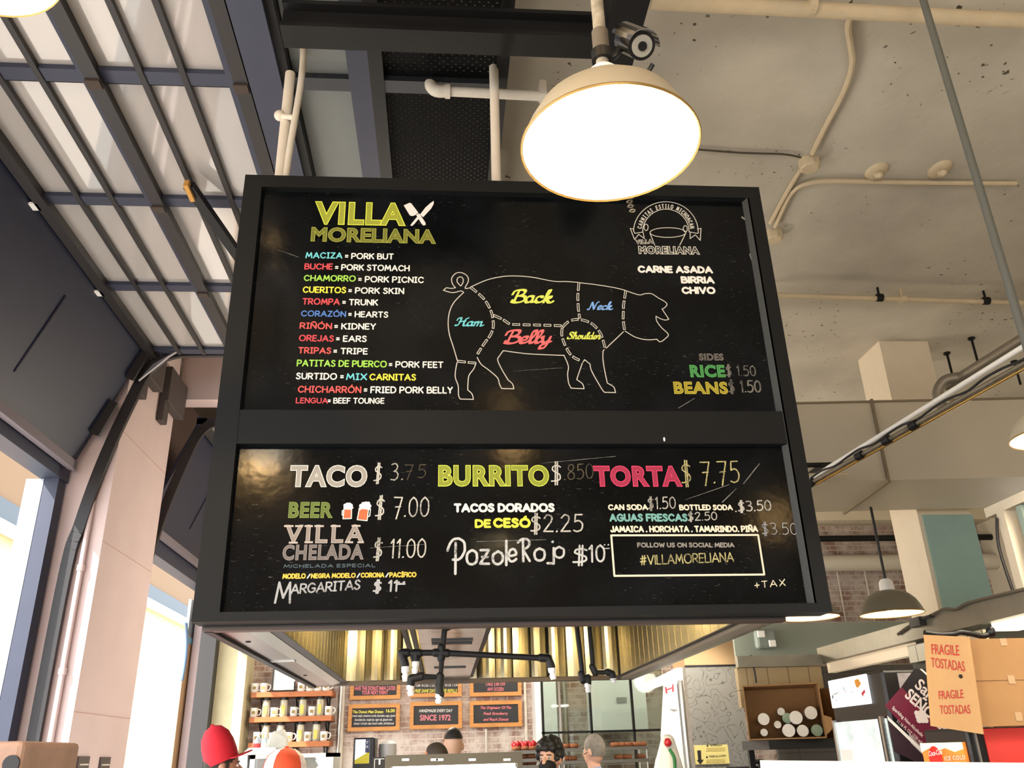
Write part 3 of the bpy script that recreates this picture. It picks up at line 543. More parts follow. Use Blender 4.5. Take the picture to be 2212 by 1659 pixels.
# ---------------------------------------------------------------- the menu sign
YS, YBD = 3.6, 3.64
S0, S1, Z0, Z1 = -1.013, 1.658, 2.172, 4.376
def fz(px, py): return atY(px, py, YS).z
zt = fz(1000, 413); zm1 = fz(1000, 886); zm0 = fz(1000, 958); zb = fz(1000, 1312)-.004; xl = -.905; xr = 1.585
sign = thing('menu_sign', 'big black chalkboard menu with a pig diagram, hanging over the stall', 'sign', ((S0+S1)/2, YS, Z0))
m = MB(); m.prism([(S0, YS, Z0), (S0, YS, Z1), (xl-.02, YS, zt), (xl, YS, zb)], (0, .13, 0)); obj('frame_stile', m, FRAMEM, sign)
m = MB(); m.prism([(S1, YS, Z0), (S1, YS, Z1), (xr, YS, zt), (xr, YS, zb)], (0, .13, 0)); obj('frame_stile', m, FRAMEM, sign)
m = MB(); m.prism([(S0, YS, Z1), (S1, YS, Z1), (xr, YS, zt), (xl-.02, YS, zt)], (0, .13, 0)); obj('frame_rail', m, FRAMEM, sign)
m = MB(); m.prism([(S0, YS, Z0), (S1, YS, Z0), (xr, YS, zb), (xl, YS, zb)], (0, .13, 0)); obj('frame_rail', m, FRAMEM, sign)
m = MB(); m.box(xl-.03, YS+.002, zm0, xr, YS+.13, zm1); obj('middle_rail', m, FRAMEM, sign)
m = MB(); m.prism([(xr-.001, YS, zb), (xr-.001, YS, zt), (xr-.016, YBD, zt), (xr-.016, YBD, zb)], (.01, 0, 0)); obj('inner_bead', m, mat('lit_bead', (66, 68, 67), .6), sign, label='inner edge of the frame, lit grey put into its colour')  # reveal coloured lighter than the frame to look lit
m = MB(); m.box(S0+.02, YS+.1, Z0+.02, S1-.02, YS+.13, Z1-.02); obj('back_panel', m, FRAMEM, sign)
m = MB(); m.ell(atY(1435, 949, YS), (.005, .004, .011), 8, 6); obj('white_fleck', m, WHITEP, sign)
BOARD = mat_board()
ub = obj('chalkboard', MB().box(xl-.03, YBD, zm1-.01, xr+.01, YBD+.03, zt+.01), BOARD, sign, label='upper chalkboard with meats and the pig diagram')
lb = obj('chalkboard', MB().box(xl-.01, YBD, zb-.01, xr+.01, YBD+.03, zm0+.01), BOARD, sign, label='lower chalkboard with tacos, drinks and chalked prices')
def bp(px, py): return atY(px, py, YBD)
OFF = (0, -.002, 0)
class K:
    def __init__(s, x, y, k): s.x, s.y, s.k = x, y, k
    def __call__(s, a, b): return (s.x+a*s.k, s.y+b*s.k)
K1 = K(580, 400, .22604); K2 = K(580, 700, .22604); K3 = K(1300, 400, .20372); K4 = K(1350, 700, .20344); K5 = K(580, 970, .22604); K6 = K(920, 970, .22604); K7 = K(1270, 970, .22604); KP = K(930, 560, .24864)
WHT = mat('paint_white', (236, 234, 226), .8); CYN = mat('paint_cyan', (110, 205, 215), .8); RED = mat('paint_red', (216, 76, 84), .8); GRN = mat('paint_lime', (160, 214, 84), .8); YEL = mat('paint_yellow', (238, 226, 74), .8); BLU = mat('paint_blue', (82, 126, 200), .8); COR = mat('paint_coral', (232, 92, 88), .8)
CRM = mat('paint_cream', (240, 228, 204), .8); TEA = mat('paint_teal', (120, 176, 170), .8); GRY = mat('paint_grey', (150, 146, 138), .8); GLD = mat('paint_gold', (222, 190, 76), .8); DTE = mat('paint_faded_teal', (74, 92, 100), .8); SKY = mat('paint_sky', (124, 172, 232), .8); LIM = mat('paint_lemon_lime', (214, 226, 96), .8)
def menu(brd, k, rows, w=.09, name='lettering'):
    for txt, x0, x1, b0, b1, top, m_ in rows:
        h = (b0-top)*k.k; mb = write(txt, k(x0, b0), k(x1, b1), h, bp, OFF, w=w, gap=.26); obj(name, mb, m_, brd)
menu(ub, K1, [('MACIZA', 358, 700, 700, 705, 640, CYN), ('= PORK BUT', 735, 1190, 707, 714, 648, WHT), ('BUCHE', 348, 607, 808, 810, 748, RED), ('= PORK STOMACH', 640, 1343, 815, 826, 755, WHT), ('CHAMORRO', 342, 828, 918, 924, 858, GRN), ('= PORK PICNIC', 862, 1478, 929, 938, 868, WHT),
  ('CUERITOS', 332, 735, 1030, 1036, 968, YEL), ('= PORK SKIN', 767, 1290, 1037, 1044, 976, WHT), ('TROMPA', 328, 675, 1143, 1147, 1080, RED), ('= TRUNK', 710, 1040, 1149, 1153, 1088, WHT), ('CORAZÓN', 315, 735, 1256, 1262, 1198, BLU), ('= HEARTS', 767, 1138, 1263, 1269, 1204, WHT),
  ('RIÑÓN', 303, 600, 1373, 1379, 1312, COR), ('= KIDNEY', 633, 1020, 1380, 1384, 1318, WHT), ('OREJAS', 295, 618, 1492, 1498, 1430, RED), ('= EARS', 650, 932, 1498, 1501, 1436, WHT), ('TRIPAS', 288, 592, 1610, 1614, 1548, COR), ('= TRIPE', 625, 942, 1616, 1620, 1554, WHT)])
menu(ub, K2, [('PATITAS DE PUERCO', 275, 1125, 406, 417, 340, GRN), ('= PORK FEET', 1155, 1665, 417, 423, 354, WHT), ('SURTIDO =', 267, 712, 530, 535, 465, WHT), ('MIX', 747, 935, 536, 538, 470, CYN), ('CARNITAS', 970, 1403, 539, 543, 474, YEL), ('CHICHARRÓN', 285, 880, 657, 662, 590, COR), ('= FRIED PORK BELLY', 915, 1755, 662, 667, 595, WHT),
  ('LENGUA', 265, 562, 759, 762, 702, RED), ('= BEEF TOUNGE', 570, 1102, 762, 764, 704, WHT)])
menu(ub, K3, [('CARNE ASADA', 393, 1168, 930, 937, 852, WHT), ('B|RR|A', 852, 1185, 1043, 1046, 965, WHT), ('CH|VO', 860, 1197, 1155, 1156, 1076, WHT)], w=.13)
def hatched(brd, k, txt, x0, x1, b0, b1, top, col, bold=.04, space=1.11, dark=.06, freq=58., lum=1.0):
    nm = 'hatch_%d_%d_%d' % col; m1 = mat_hatch(nm, col, dark, freq); m2 = mat('edge_%d_%d_%d' % col, tuple(min(255, int(c*1.06)+6) for c in col), .85); h = (b0-top)*k.k
    f = obj('lettering', put(txt, k(x0, b0), k(x1, b1), h, bp, OFF, bold, 0, space), m1, brd)
    obj('lettering_outline', put(txt, k(x0, b0), k(x1, b1), h, bp, (0, -.003, 0), bold, 0, space, outline=.013), m2, brd)
hatched(ub, K1, 'VILLA', 435, 1305, 374, 390, 160, (198, 210, 70)); hatched(ub, K1, 'MORELIANA', 405, 1597, 538, 562, 405, (150, 156, 60), .035, 1.04)
hatched(ub, K4, 'SIDES', 790, 1047, 388, 388, 318, (128, 122, 116), .03); hatched(ub, K4, 'RICE', 698, 1066, 565, 565, 440, (84, 172, 92), .035, dark=.3); hatched(ub, K4, 'BEANS', 525, 1095, 742, 744, 617, (190, 176, 56), .035, dark=.35)
# crossed cleaver and knife
def polys(brd, k, shapes, m_, name, off=OFF):
    mb = MB()
    for s_ in shapes: h_ = lift(mb, Vector((0, -1, 0))); mb.poly([bp(*k(*p))+Vector(off)+h_ for p in s_])
    return obj(name, mb, m_, brd)
polys(ub, K1, [[(1292, 195), (1350, 170), (1366, 178), (1432, 265), (1400, 290), (1372, 298), (1350, 290)], [(1410, 285), (1440, 272), (1500, 360), (1502, 382), (1480, 388), (1462, 370)], [(1578, 152), (1580, 180), (1555, 225), (1478, 308), (1448, 283), (1500, 215), (1545, 175)], [(1440, 318), (1425, 300), (1370, 365), (1355, 388), (1372, 392), (1392, 375)]], mat('paint_knife', (226, 220, 218), .8), 'crossed_knives')
# pig diagram
def outline(brd, k, paths, w, m_, name):
    mb = MB()
    for p in paths: line(mb, [k(*q) for q in p], bp, OFF, w)
    return obj(name, mb, m_, brd)
def sm(*pts): return [(p.x, p.y) for p in smooth_pts([(*q, 0) for q in pts], 4)]
pig = [sm((355, 240), (480, 185), (600, 156), (720, 147), (880, 158), (1065, 193), (1180, 196), (1280, 203)), sm((1295, 206), (1450, 225), (1600, 250), (1690, 272)),
 sm((1703, 278), (1810, 312), (1860, 302), (1920, 303), (1980, 340), (2040, 375), (2052, 400), (2030, 425), (2010, 435)), [(2010, 435), (2068, 523)], sm((2068, 523), (2040, 530), (2000, 520), (1958, 497)), sm((1958, 497), (1965, 540), (2005, 595), (2065, 655), (2040, 690), (1995, 720), (1965, 697)), sm((1965, 697), (1880, 702), (1780, 680), (1690, 627)),
 [(1675, 632), (1525, 775)], sm((1508, 788), (1498, 805), (1497, 870), (1512, 970), (1535, 1078)), sm((1535, 1078), (1590, 1112), (1607, 1158)), [(1607, 1160), (1512, 1158)], sm((1512, 1158), (1485, 1125), (1400, 975), (1385, 912)), [(1385, 912), (1338, 875), (1325, 895)],
 sm((1318, 905), (1290, 985), (1270, 1045)), sm((1270, 1048), (1320, 1085), (1333, 1127)), [(1333, 1127), (1222, 1122)], sm((1222, 1122), (1200, 1080), (1190, 1000), (1197, 930), (1160, 840)), sm((1160, 838), (1000, 832), (820, 822), (632, 797)), sm((632, 797), (600, 840), (583, 878), (620, 960), (675, 1052)), sm((675, 1052), (712, 1085), (723, 1128)), [(723, 1128), (618, 1125)], sm((618, 1125), (598, 1085), (580, 1030), (500, 960), (440, 915), (405, 855)),
 sm((393, 910), (375, 955), (335, 1010), (325, 1080), (323, 1138)), sm((323, 1138), (360, 1172), (372, 1220)), [(372, 1220), (258, 1217)], sm((258, 1217), (243, 1180), (240, 1100), (218, 1040), (215, 985), (230, 900)),
 sm((232, 880), (200, 770), (165, 660), (153, 560), (165, 460), (205, 375), (288, 290)), sm((288, 290), (262, 278), (190, 293), (112, 272)), [(112, 272), (138, 250)], sm((138, 250), (180, 256), (217, 250)), sm((217, 250), (190, 215), (185, 165), (225, 122), (275, 120), (320, 150), (328, 195), (300, 253), (345, 250)), sm((262, 235), (232, 200), (235, 168), (262, 155), (283, 175), (280, 210), (262, 235))]
PIGW = mat('paint_pig_white', (206, 203, 192), .8)
outline(ub, KP, pig, .0022, PIGW, 'pig_outline')
def dashes(path, L=70, gap=20, hw=8):
    P = [Vector((*p, 0)) for p in path]; out = []; seg = []; acc = 0; d = 0
    fine = [P[0]]
    for a, b in zip(P, P[1:]):
        n = max(1, int((b-a).length/6))
        for i in range(1, n+1): fine.append(a.lerp(b, i/n))
    cur = []; pos = 0
    for a, b in zip(fine, fine[1:]):
        if pos % (L+gap) < L: cur.append(a)
        elif cur: seg.append(cur); cur = []
        pos += (b-a).length
    if len(cur) > 3: seg.append(cur)
    for s_ in seg:
        if len(s_) < 2: continue
        lft = []; rgt = []
        for i, p in enumerate(s_):
            t = (s_[min(i+1, len(s_)-1)]-s_[max(i-1, 0)]).normalized(); n = Vector((-t.y, t.x, 0))*hw; lft.append(p+n); rgt.append(p-n)
        loop = lft+rgt[::-1]+[lft[0]]; out.append([(p.x, p.y) for p in loop])
    return out
D = []
for pth in (sm((348, 245), (410, 295), (470, 355), (520, 440), (540, 510), (545, 590), (520, 660), (470, 730), (430, 790), (405, 830)), sm((550, 490), (620, 522), (690, 568))+[(1165, 580)], [(1288, 205), (1278, 330), (1283, 430), (1296, 520)], sm((1150, 590), (1190, 550), (1250, 527), (1330, 532), (1400, 562), (1455, 615), (1490, 680), (1518, 785)), sm((1143, 600), (1140, 660), (1160, 730), (1200, 810), (1250, 858), (1325, 892)), [(1695, 275), (1676, 400), (1672, 520), (1685, 625)], [(236, 888), (400, 906)]): D += dashes(pth)
outline(ub, KP, D, .0018, PIGW, 'cut_lines')
for txt, x0, x1, b0, b1, h, m_ in (('Back', 705, 1070, 392, 396, 108, LIM), ('Belly', 645, 1050, 748, 748, 112, mat('paint_salmon', (238, 110, 112), .8)), ('Ham', 215, 462, 590, 594, 72, CYN), ('Neck', 1365, 1583, 448, 450, 66, SKY), ('Shoulder', 1190, 1476, 702, 704, 58, LIM)):
    obj('script_lettering', write(txt, KP(x0, b0), KP(x1, b1), h*KP.k, bp, OFF, w=.15, shear=.22, script=True, nib=1.0), m_, ub)
# round emblem (banner, cauldron and name)
EMB = mat('paint_emblem', (196, 194, 184), .8); ew = .0022
def arcp(cx, cy, rx, ry, a0, a1, n=28): return [(cx+rx*math.cos(math.radians(a0+(a1-a0)*i/n)), cy-ry*math.sin(math.radians(a0+(a1-a0)*i/n))) for i in range(n+1)]
outline(ub, K3, [arcp(678, 500, 343, 322, 178, -2), arcp(678, 500, 246, 242, 180, 2), [(336, 490), (350, 515), (435, 500)], [(922, 498), (1012, 515), (1021, 512)], [(336, 470), (300, 462), (345, 580), (390, 525), (450, 570), (435, 500)], [(1012, 470), (1050, 462), (1042, 590), (990, 530), (935, 570), (935, 505)],
  arcp(700, 505, 190, 52, 0, 360), arcp(700, 505, 190, 52, 180, 360), [(510, 515), (560, 640)], [(885, 520), (825, 640)], arcp(468, 450, 22, 34, 0, 360, 12), arcp(884, 465, 22, 34, 0, 360, 12)], ew, EMB, 'emblem_outline')
def on_arc(text, cx, cy, rx, ry, a0, a1, h, m_):
    mb = MB(); n = len(text)
    for i, ch in enumerate(text):
        if ch == ' ': continue
        a = math.radians(a0+(a1-a0)*(i+.5)/n); c = (cx+rx*math.cos(a), cy-ry*math.sin(a)); t = Vector((math.sin(a)*rx, math.cos(a)*ry, 0)).normalized(); u = Vector((t.y, -t.x, 0))
        w, S = G[ch]; sc = h*.60
        for s_ in S:
            P = []
            for x, y in s_: q = Vector((*c, 0))+t*((x-w/2)*sc)+u*(y*h); P.append(bp(*K3(q.x, q.y))+Vector(OFF))
            ribbon(mb, P, .0024, Vector((0, -1, 0)))
    return obj('emblem_lettering', mb, m_, ub)
on_arc('CARNITAS ESTILO MICHOACAN', 678, 500, 262, 254, 173, 7, 40, EMB)
for txt, x0, x1, b0, b1, h in (('VILLA', 360, 540, 628, 620, 44), ('MORELIANA', 395, 1035, 728, 735, 78)):
    obj('emblem_lettering', put(txt, K3(x0, b0), K3(x1, b1), h*K3.k, bp, (0, -.0022, 0), .05, 0, 1.16, outline=.042), EMB, ub)
# lower board, printed
hatched(lb, K5, 'TACO', 200, 938, 362, 362, 160, (222, 214, 200), .045); hatched(lb, K5, 'BEER', 190, 610, 658, 658, 510, (120, 138, 66), .035, dark=.35); hatched(lb, K5, 'CHELADA', 132, 905, 1062, 1054, 920, (138, 130, 126), .03, dark=.35)
hatched(lb, K5, 'VILLA', 155, 910, 900, 896, 730, (166, 156, 148), .02, 1.25, dark=.5); hatched(lb, K6, 'BURRITO', 120, 1178, 356, 355, 158, (196, 210, 76), .045); hatched(lb, K7, 'TORTA', 62, 900, 358, 358, 165, (222, 64, 106), .045)
mb = MB()     # slab serifs of the collegiate lettering
for xa, xb, yy in ((150, 240, 738), (255, 330, 738), (345, 425, 738), (345, 425, 892), (440, 530, 738), (595, 690, 738), (195, 280, 896), (740, 810, 892), (850, 912, 892), (795, 880, 736)):
    P = [bp(*K5(*p))+Vector((0, -.003, 0)) for p in ((xa, yy-9), (xb, yy-9), (xb, yy+9), (xa, yy+9))]; mb.poly(P)
obj('slab_serifs', mb, mat('edge_166_156_148', (166, 156, 148), .85), lb)
menu(lb, K5, [('M|CHELADA ESPEC|AL', 148, 1018, 1138, 1130, 1102, DTE)], w=.11); menu(lb, K5, [('MODELO', 138, 350, 1242, 1238, 1190, GLD), ('/', 372, 395, 1238, 1238, 1190, WHT), ('NEGRA MODELO', 410, 828, 1237, 1231, 1188, GLD), ('/', 848, 870, 1232, 1232, 1184, WHT), ('CORONA', 886, 1102, 1230, 1228, 1180, GLD), ('/', 1122, 1145, 1228, 1228, 1180, WHT), ('PACÍF|CO', 1160, 1408, 1228, 1225, 1176, GLD)], w=.12)
menu(lb, K6, [('TACOS DORADOS', 278, 1220, 605, 602, 517, WHT), ('DE', 478, 612, 753, 753, 668, YEL), ('CESÓ', 655, 990, 752, 752, 655, YEL)], w=.13)
menu(lb, K7, [('CAN SODA', 200, 568, 585, 584, 528, CRM), ('BOTTLED SODA', 880, 1378, 586, 586, 530, CRM), ('AGUAS FRESCAS', 215, 945, 694, 693, 616, TEA), ('JAMAICA . HORCHATA . TAMARINDO. PIÑA', 222, 1620, 797, 794, 733, CRM), ('FOLLOW US ON SOC|AL MED|A', 477, 1395, 941, 941, 893, GRY)], w=.12)
outline(lb, K7, [[(222, 826), (1625, 822), (1684, 1200), (252, 1213), (222, 826)]], .0042, CRM, 'printed_box')
# beer mugs
for pts, foam in (([(722, 578), (795, 578), (792, 665), (712, 668)], [(718, 578), (722, 530), (760, 515), (800, 525), (806, 560), (796, 582)]), ([(868, 572), (955, 582), (943, 686), (848, 676)], [(862, 600), (874, 545), (900, 512), (950, 505), (982, 540), (975, 570), (955, 580), (880, 574)])):
    polys(lb, K5, [pts], mat('paint_beer', (226, 104, 64), .8), 'beer_mug'); polys(lb, K5, [foam]+[[(fx_+fr_*math.cos(a_*.5236), fy_+fr_*math.sin(a_*.5236)) for a_ in range(12)] for fx_, fy_, fr_ in ([(732, 540, 16), (752, 530, 16), (774, 528, 15), (792, 542, 15), (800, 562, 12), (728, 562, 12)] if foam[0][0] < 800 else [(884, 545, 18), (905, 526, 18), (930, 520, 17), (955, 522, 17), (968, 545, 16), (874, 575, 13)])], WHT, 'beer_foam', (0, -.003, 0))
outline(lb, K5, [[(722, 582), (706, 590), (704, 630), (716, 640)], [(950, 582), (975, 575), (968, 640), (946, 650)], [(722, 578), (712, 668), (792, 665), (795, 578)], [(868, 572), (848, 676), (943, 686), (955, 582)]], .002, WHT, 'mug_outline')
# chalk handwriting
CH = mat_chalk('chalk_white', (196, 194, 184), .8); CH2 = mat_chalk('chalk_faint', (120, 118, 110), .5); CH3 = mat_chalk('chalk_grey', (168, 170, 172), .85); CHY = mat_chalk('chalk_yellow', (196, 188, 130), .55); CHB = mat_chalk('chalk_bold', (196, 198, 196), .9, 90); CHT = mat_chalk('chalk_tax', (230, 222, 190), .95); CHD = mat_chalk('chalk_dark', (92, 84, 66), .5)
def hand(brd, k, txt, x0, x1, b0, b1, top, m_, w=.036, gap=.2, jit=.006, shear=.04):
    obj('chalk_price' if '$' in txt or txt[0].isdigit() else 'chalk_writing', write(txt, k(x0, b0), k(x1, b1), (b0-top)*k.k, bp, (0, -.0026, 0), w, gap, shear, jit), m_, brd)
hand(ub, K4, '$ 1.50', 1078, 1390, 556, 558, 440, CH2, .05); hand(ub, K4, '$ 1.50', 1105, 1445, 735, 730, 602, CH2, .06)
hand(lb, K5, '$ 3.', 1008, 1278, 318, 300, 148, CH, .034, .3); hand(lb, K5, '75', 1305, 1500, 285, 280, 150, CHD, .04, .35); hand(lb, K5, '$ 7.00', 1022, 1530, 655, 650, 460, CH, .034); hand(lb, K5, '$ 11.00', 1005, 1500, 1050, 1040, 862, CH, .038); hand(lb, K5, 'M', 62, 205, 1480, 1480, 1265, CH3, .05); hand(lb, K5, 'ARGARITAS', 215, 870, 1390, 1345, 1290, CH3, .08, .2); hand(lb, K5, '$ 11', 1005, 1225, 1372, 1365, 1255, CH3, .08); hand(lb, K5, ':', 1230, 1300, 1360, 1358, 1262, CH3, .09)
hand(lb, K6, '$', 1200, 1292, 325, 325, 135, CH, .034); hand(lb, K6, '.850', 1325, 1600, 300, 285, 150, CHD, .035); hand(lb, K6, '$2.25', 1005, 1500, 800, 795, 625, CH, .042); hand(lb, K6, 'poz', 205, 605, 1120, 1112, 850, CHB, .045, .12); hand(lb, K6, 'ol', 640, 775, 1115, 1110, 870, CHB, .05, .1); hand(lb, K6, 'e', 790, 865, 1088, 1085, 850, CHB, .05); hand(lb, K6, 'roj', 885, 1225, 1085, 1075, 850, CHB, .05, .12); hand(lb, K6, 'o', 1232, 1322, 1050, 1050, 840, CHB, .05); hand(lb, K6, '$', 1408, 1545, 1100, 1100, 930, CHB, .055); hand(lb, K6, '10', 1570, 1710, 1088, 1082, 915, CHB, .055, .22); hand(lb, K6, ':', 1712, 1760, 1085, 1085, 905, CHB, .03)
hand(lb, K7, '$ 7.75', 902, 1452, 340, 325, 128, CHY, .03); hand(lb, K7, '$1.50', 575, 838, 580, 572, 462, CH, .045); hand(lb, K7, '.$3.50', 1412, 1750, 605, 590, 500, CH, .06); hand(lb, K7, '$2.50', 958, 1233, 690, 682, 605, CH, .055); hand(lb, K7, '$3.50', 1665, 2002, 820, 822, 705, CH3, .035); hand(lb, K7, '#V|LLAMOREL|ANA', 503, 1392, 1112, 1080, 1015, CHY, .06); hand(lb, K7, '+TAX', 1598, 1887, 1335, 1308, 1268, CHT, .07, .35)
# scratches on the boards
SCR = mat_chalk('scratch', (140, 138, 134), .5, 300)
def scr(brd, pts): 
    mb = MB()
    for a, b, w in pts: line(mb, [a, b], bp, OFF, w)
    obj('scratches', mb, SCR, brd)
scr(lb, [((1640, 1002), (1606, 1045), .0022), ((1590, 1056), (1560, 1085), .002), ((1575, 1047), (1480, 1080), .0012), ((1170, 1001), (1330, 986), .0012), ((1030, 1170), (1180, 1166), .0015), ((800, 1184), (920, 1176), .001)]); scr(ub, [((1500, 861), (1465, 882), .0016), ((600, 540), (645, 556), .001), ((1110, 802), (1215, 795), .001), ((1603, 470), (1608, 474), .006), ((1620, 550), (1624, 562), .005)])
# ---------------------------------------------------------------- pendant lamps
SHO = mat('cream_enamel', (160, 151, 130), .45); SHI = mat('white_enamel', (245, 240, 226), .5); BULB = mat('lit_bulb', (255, 236, 190), .5, emit=40, ecol=(255, 226, 170)); RODM = mat('dusty_rod', (150, 142, 124), .8, var=.3, vscale=30); CORDM = BLACKP
def lamp(lab, c, r, rodtop, rodm=RODM, group=None, watts=0, shm=None, rr=.02, smooth_=True):
    c = Vector(c); k = r/.208; t = thing('pendant_lamp', lab, 'lamp', c, group)
    prof = [(.045, .158), (.085, .151), (.13, .128), (.168, .09), (.192, .045), (.208, .004), (.209, 0)]
    m = MB(); m.lathe([(a*k, b*k) for a, b in prof], c, 48); sh = obj('shade', m, shm or SHO, t, True)
    m = MB(); m.lathe([(a*k*.985, b*k-.004) for a, b in prof[:-1]]+[(.2085*k, -.001)], c, 48); obj('reflector', m, SHI, t, True)
    m = MB(); m.lathe([(.2095*k, .004*k), (.2115*k, 0), (.2095*k, -.004*k), (.2065*k, 0)], c, 48, close=True); obj('rim', m, mat('brass_rim', (150, 118, 60), .4, .5), t, True)
    m = MB(); m.lathe([(0, .235*k), (.03*k, .235*k), (.046*k, .215*k), (.05*k, .15*k), (0, .15*k)], c, 24); obj('socket_cap', m, WHITEP, t, True)
    m = MB(); m.ell(c+Vector((0, 0, .07*k)), (.055*k, .055*k, .062*k)); obj('bulb', m, BULB, t, True)
    if rodtop: m = MB(); m.cyl(c+Vector((0, 0, .23*k)), (c.x, c.y, rodtop), rr); obj('rod', m, rodm, t, True)
    if watts: light('lamp_light', 'SPOT', c+Vector((0, 0, .03)), watts, WARM, .12).data.spot_size = math.radians(150)
    return t
LC = Vector((.384, 1.58, 2.95))
L0 = lamp('big cream pendant lamp glowing in front of the menu, security camera on its rod', LC, .208, CZ, watts=70, rr=.016)
m = MB()
m.cyl(LC+Vector((0, 0, .27)), LC+Vector((0, 0, .36)), .021)
obj('tape', m, mat('old_tape', (96, 88, 74), .8), L0, True)
m = MB(); m.tube(smooth_pts([LC+Vector((.12, -.02, .24)), LC+Vector((.10, .0, .20)), LC+Vector((.12, .02, .14))], 4), .006); obj('shade_hook', m, BLACKP, L0, True)
q = atY(1362, 437, 1.8); m = MB()
for k in range(5): m.lathe([(.006, -.002), (.009, 0), (.006, .002), (.004, 0)], q+Vector((.003*math.sin(k*2), 0, -.014*k+.03)), 8, close=True)
t = obj('pull_chain', m, mat('dusty_chain', (120, 112, 92), .6), L0, True)
lamp('cream pendant lamp cut off by the top edge above the glazed door', (-1.22, 1.66, 3.59), .21, ZD-.1, watts=30)
lamp('pendant lamp cut off by the edge of the picture beside the big duct', (2.735, 3.4, 2.895), .18, CZ, mat('grey_rod', (92, 94, 88), .7), watts=40)
FARS = mat('grey_enamel', (120, 114, 98), .45)
lamp('dark-shaded lit lamp hanging from the duct in front of the sea-green column', (4.40, 8.25, atY(1935, 1326, 8.25).z), .30, 3.893, BLACKP, watts=130, rr=.014, shm=FARS)
lamp('lit lamp half hidden by the lower corner of the menu', (3.56, 8.25, atY(1740, 1334, 8.25).z), .28, 3.893, BLACKP, watts=60, rr=.014, shm=FARS)
# warm lamps over the aisle behind the photographer: the chalkboard mirrors them
for (px, py), yl, e_ in (((562, 985), -.2, 190), ((1105, 960), -1.0, 32), ((1672, 1120), .4, 13), ((1085, 872), .2, 5)):
    p = atY(px, py, 2*YBD-yl); c = Vector((p.x, yl, p.z)); light('aisle_pendant', 'POINT', c, e_, (1, .60, .22), .13)
# security camera
cc = atY(1370, 92, 1.56); CHR = mat('chrome', (210, 210, 212), .12, 1)
d = (CAM+Vector((.85, 0, -.45))-cc).normalized()
sc = thing('security_camera', 'small chrome bullet security camera clamped to the lamp rod', 'camera', cc)
a = cc-d*.055; b = cc+d*.05
m = MB(); m.cyl(a, b, .034, .034, 24); m.cyl(a-d*.02, a, .024, .034, 24); obj('body', m, CHR, sc, True)
m = MB(); m.cyl(b, b+d*.006, .034, .034, 24); obj('face', m, BLACKP, sc, True)
m = MB(); m.cyl(b+d*.006, b+d*.008, .026, .026, 24); obj('led_ring', m, mat('led_ring', (170, 165, 150), .4), sc, True); m = MB(); m.cyl(b+d*.008, b+d*.012, .011, .011, 16); obj('lens', m, BLACKP, sc, True)
sd = d.cross(Vector((0, 0, 1))).normalized(); up = sd.cross(d).normalized(); m = MB()
pr = [(math.cos(math.radians(x))*.040, math.sin(math.radians(x))*.040) for x in range(10, 171, 16)]
for (u1, v1), (u2, v2) in zip(pr, pr[1:]):
    m.prism([a-d*.01+sd*u1+up*v1, a-d*.01+sd*u2+up*v2, a-d*.01+sd*u2*1.06+up*v2*1.06, a-d*.01+sd*u1*1.06+up*v1*1.06], d*.135)
obj('sun_hood', m, CHR, sc, True)
m = MB(); rp = Vector((LC.x, LC.y, cc.z-.03)); m.tube(smooth_pts([rp, rp+Vector((.03, 0, .0)), a+Vector((-.01, 0, -.01)), a], 4), .009); m.cyl(rp-Vector((0, 0, .015)), rp+Vector((0, 0, .015)), .026); obj('bracket', m, BLACKP, sc, True)
# ---------------------------------------------------------------- extractor hood behind the menu
HZ = 2.165; HX0, HX1, HY0, HY1 = -1.0, 1.5, 3.76, 6.95; HT = 2.75
hood = thing('extractor_hood', 'large stainless extractor hood behind the bottom of the menu', 'hood', (.25, 5.3, HZ))
WARMSTEEL = mat('warm_lit_stainless', (212, 202, 172), .22, .95, bump=.05, bscale=3)  # gold cast of the warm light put into the steel colour
m = MB(); m.box(HX0, HY0, HZ-.015, HX0+.036, HY1, HT); obj('side_panel', m, BLACKM, hood); m = MB(); m.box(HX1-.03, HY0, HZ, HX1, HY1, HT); obj('side_panel', m, STEEL, hood)
m = MB(); m.box(HX0, HY0-.03, HZ, HX1, HY0, HT); obj('front_panel', m, BARM, hood); m = MB(); m.box(HX0, HY0, HT, HX1, HY1+.1, HT+.03); obj('top_panel', m, STEEL, hood); m = MB(); m.box(HX0, HY1+.06, HZ+.01, HX1, HY1+.1, HT); obj('back_panel', m, STEEL, hood)
m = MB(); m.box(HX0+.03, HY0, HZ, HX0+.16, HY1, HZ+.012); gl = obj('gutter', m, mat('gutter_steel', (124, 112, 108), .3, .9), hood); m = MB(); m.prism([(HX0+.16, HY0, HZ), (HX0+.225, HY0, HZ+.015), (HX0+.225, HY0, HZ+.025), (HX0+.16, HY0, HZ+.012)], (0, HY1-HY0, 0)); obj('lip', m, STEEL, gl); m = MB(); m.box(HX0+.225, HY0, HZ+.018, HX0+.275, HY1-.04, HZ+.023); obj('ledge_strip', m, BARM, gl)
for y in (4.2, 5.1, 6.0): m = MB(); m.ell((HX0+.09, y, HZ-.002), (.014, .014, .004), 10, 6); obj('plug', m, BLACKP, gl)
m = MB(); m.box(HX0+.0, 5.05, HZ-.006, HX0+.17, 5.10, HZ+.0); obj('joint_strip', m, STEEL, gl)
m = MB(); m.box(HX0+.175, 5.35, HZ+.01, HX0+.2, 5.75, HZ+.02); obj('yellow_sticker', m, YEL, gl)
m = MB(); m.box(HX1-.11, HY0, HZ, HX1-.03, HY1, HZ+.03); obj('gutter', m, mat('gutter_pale', (176, 168, 158), .4, .6), hood); m = MB(); m.box(HX1-.145, HY0, HZ+.018, HX1-.1, HY1-.04, HZ+.023); obj('ledge_strip', m, BARM, hood)
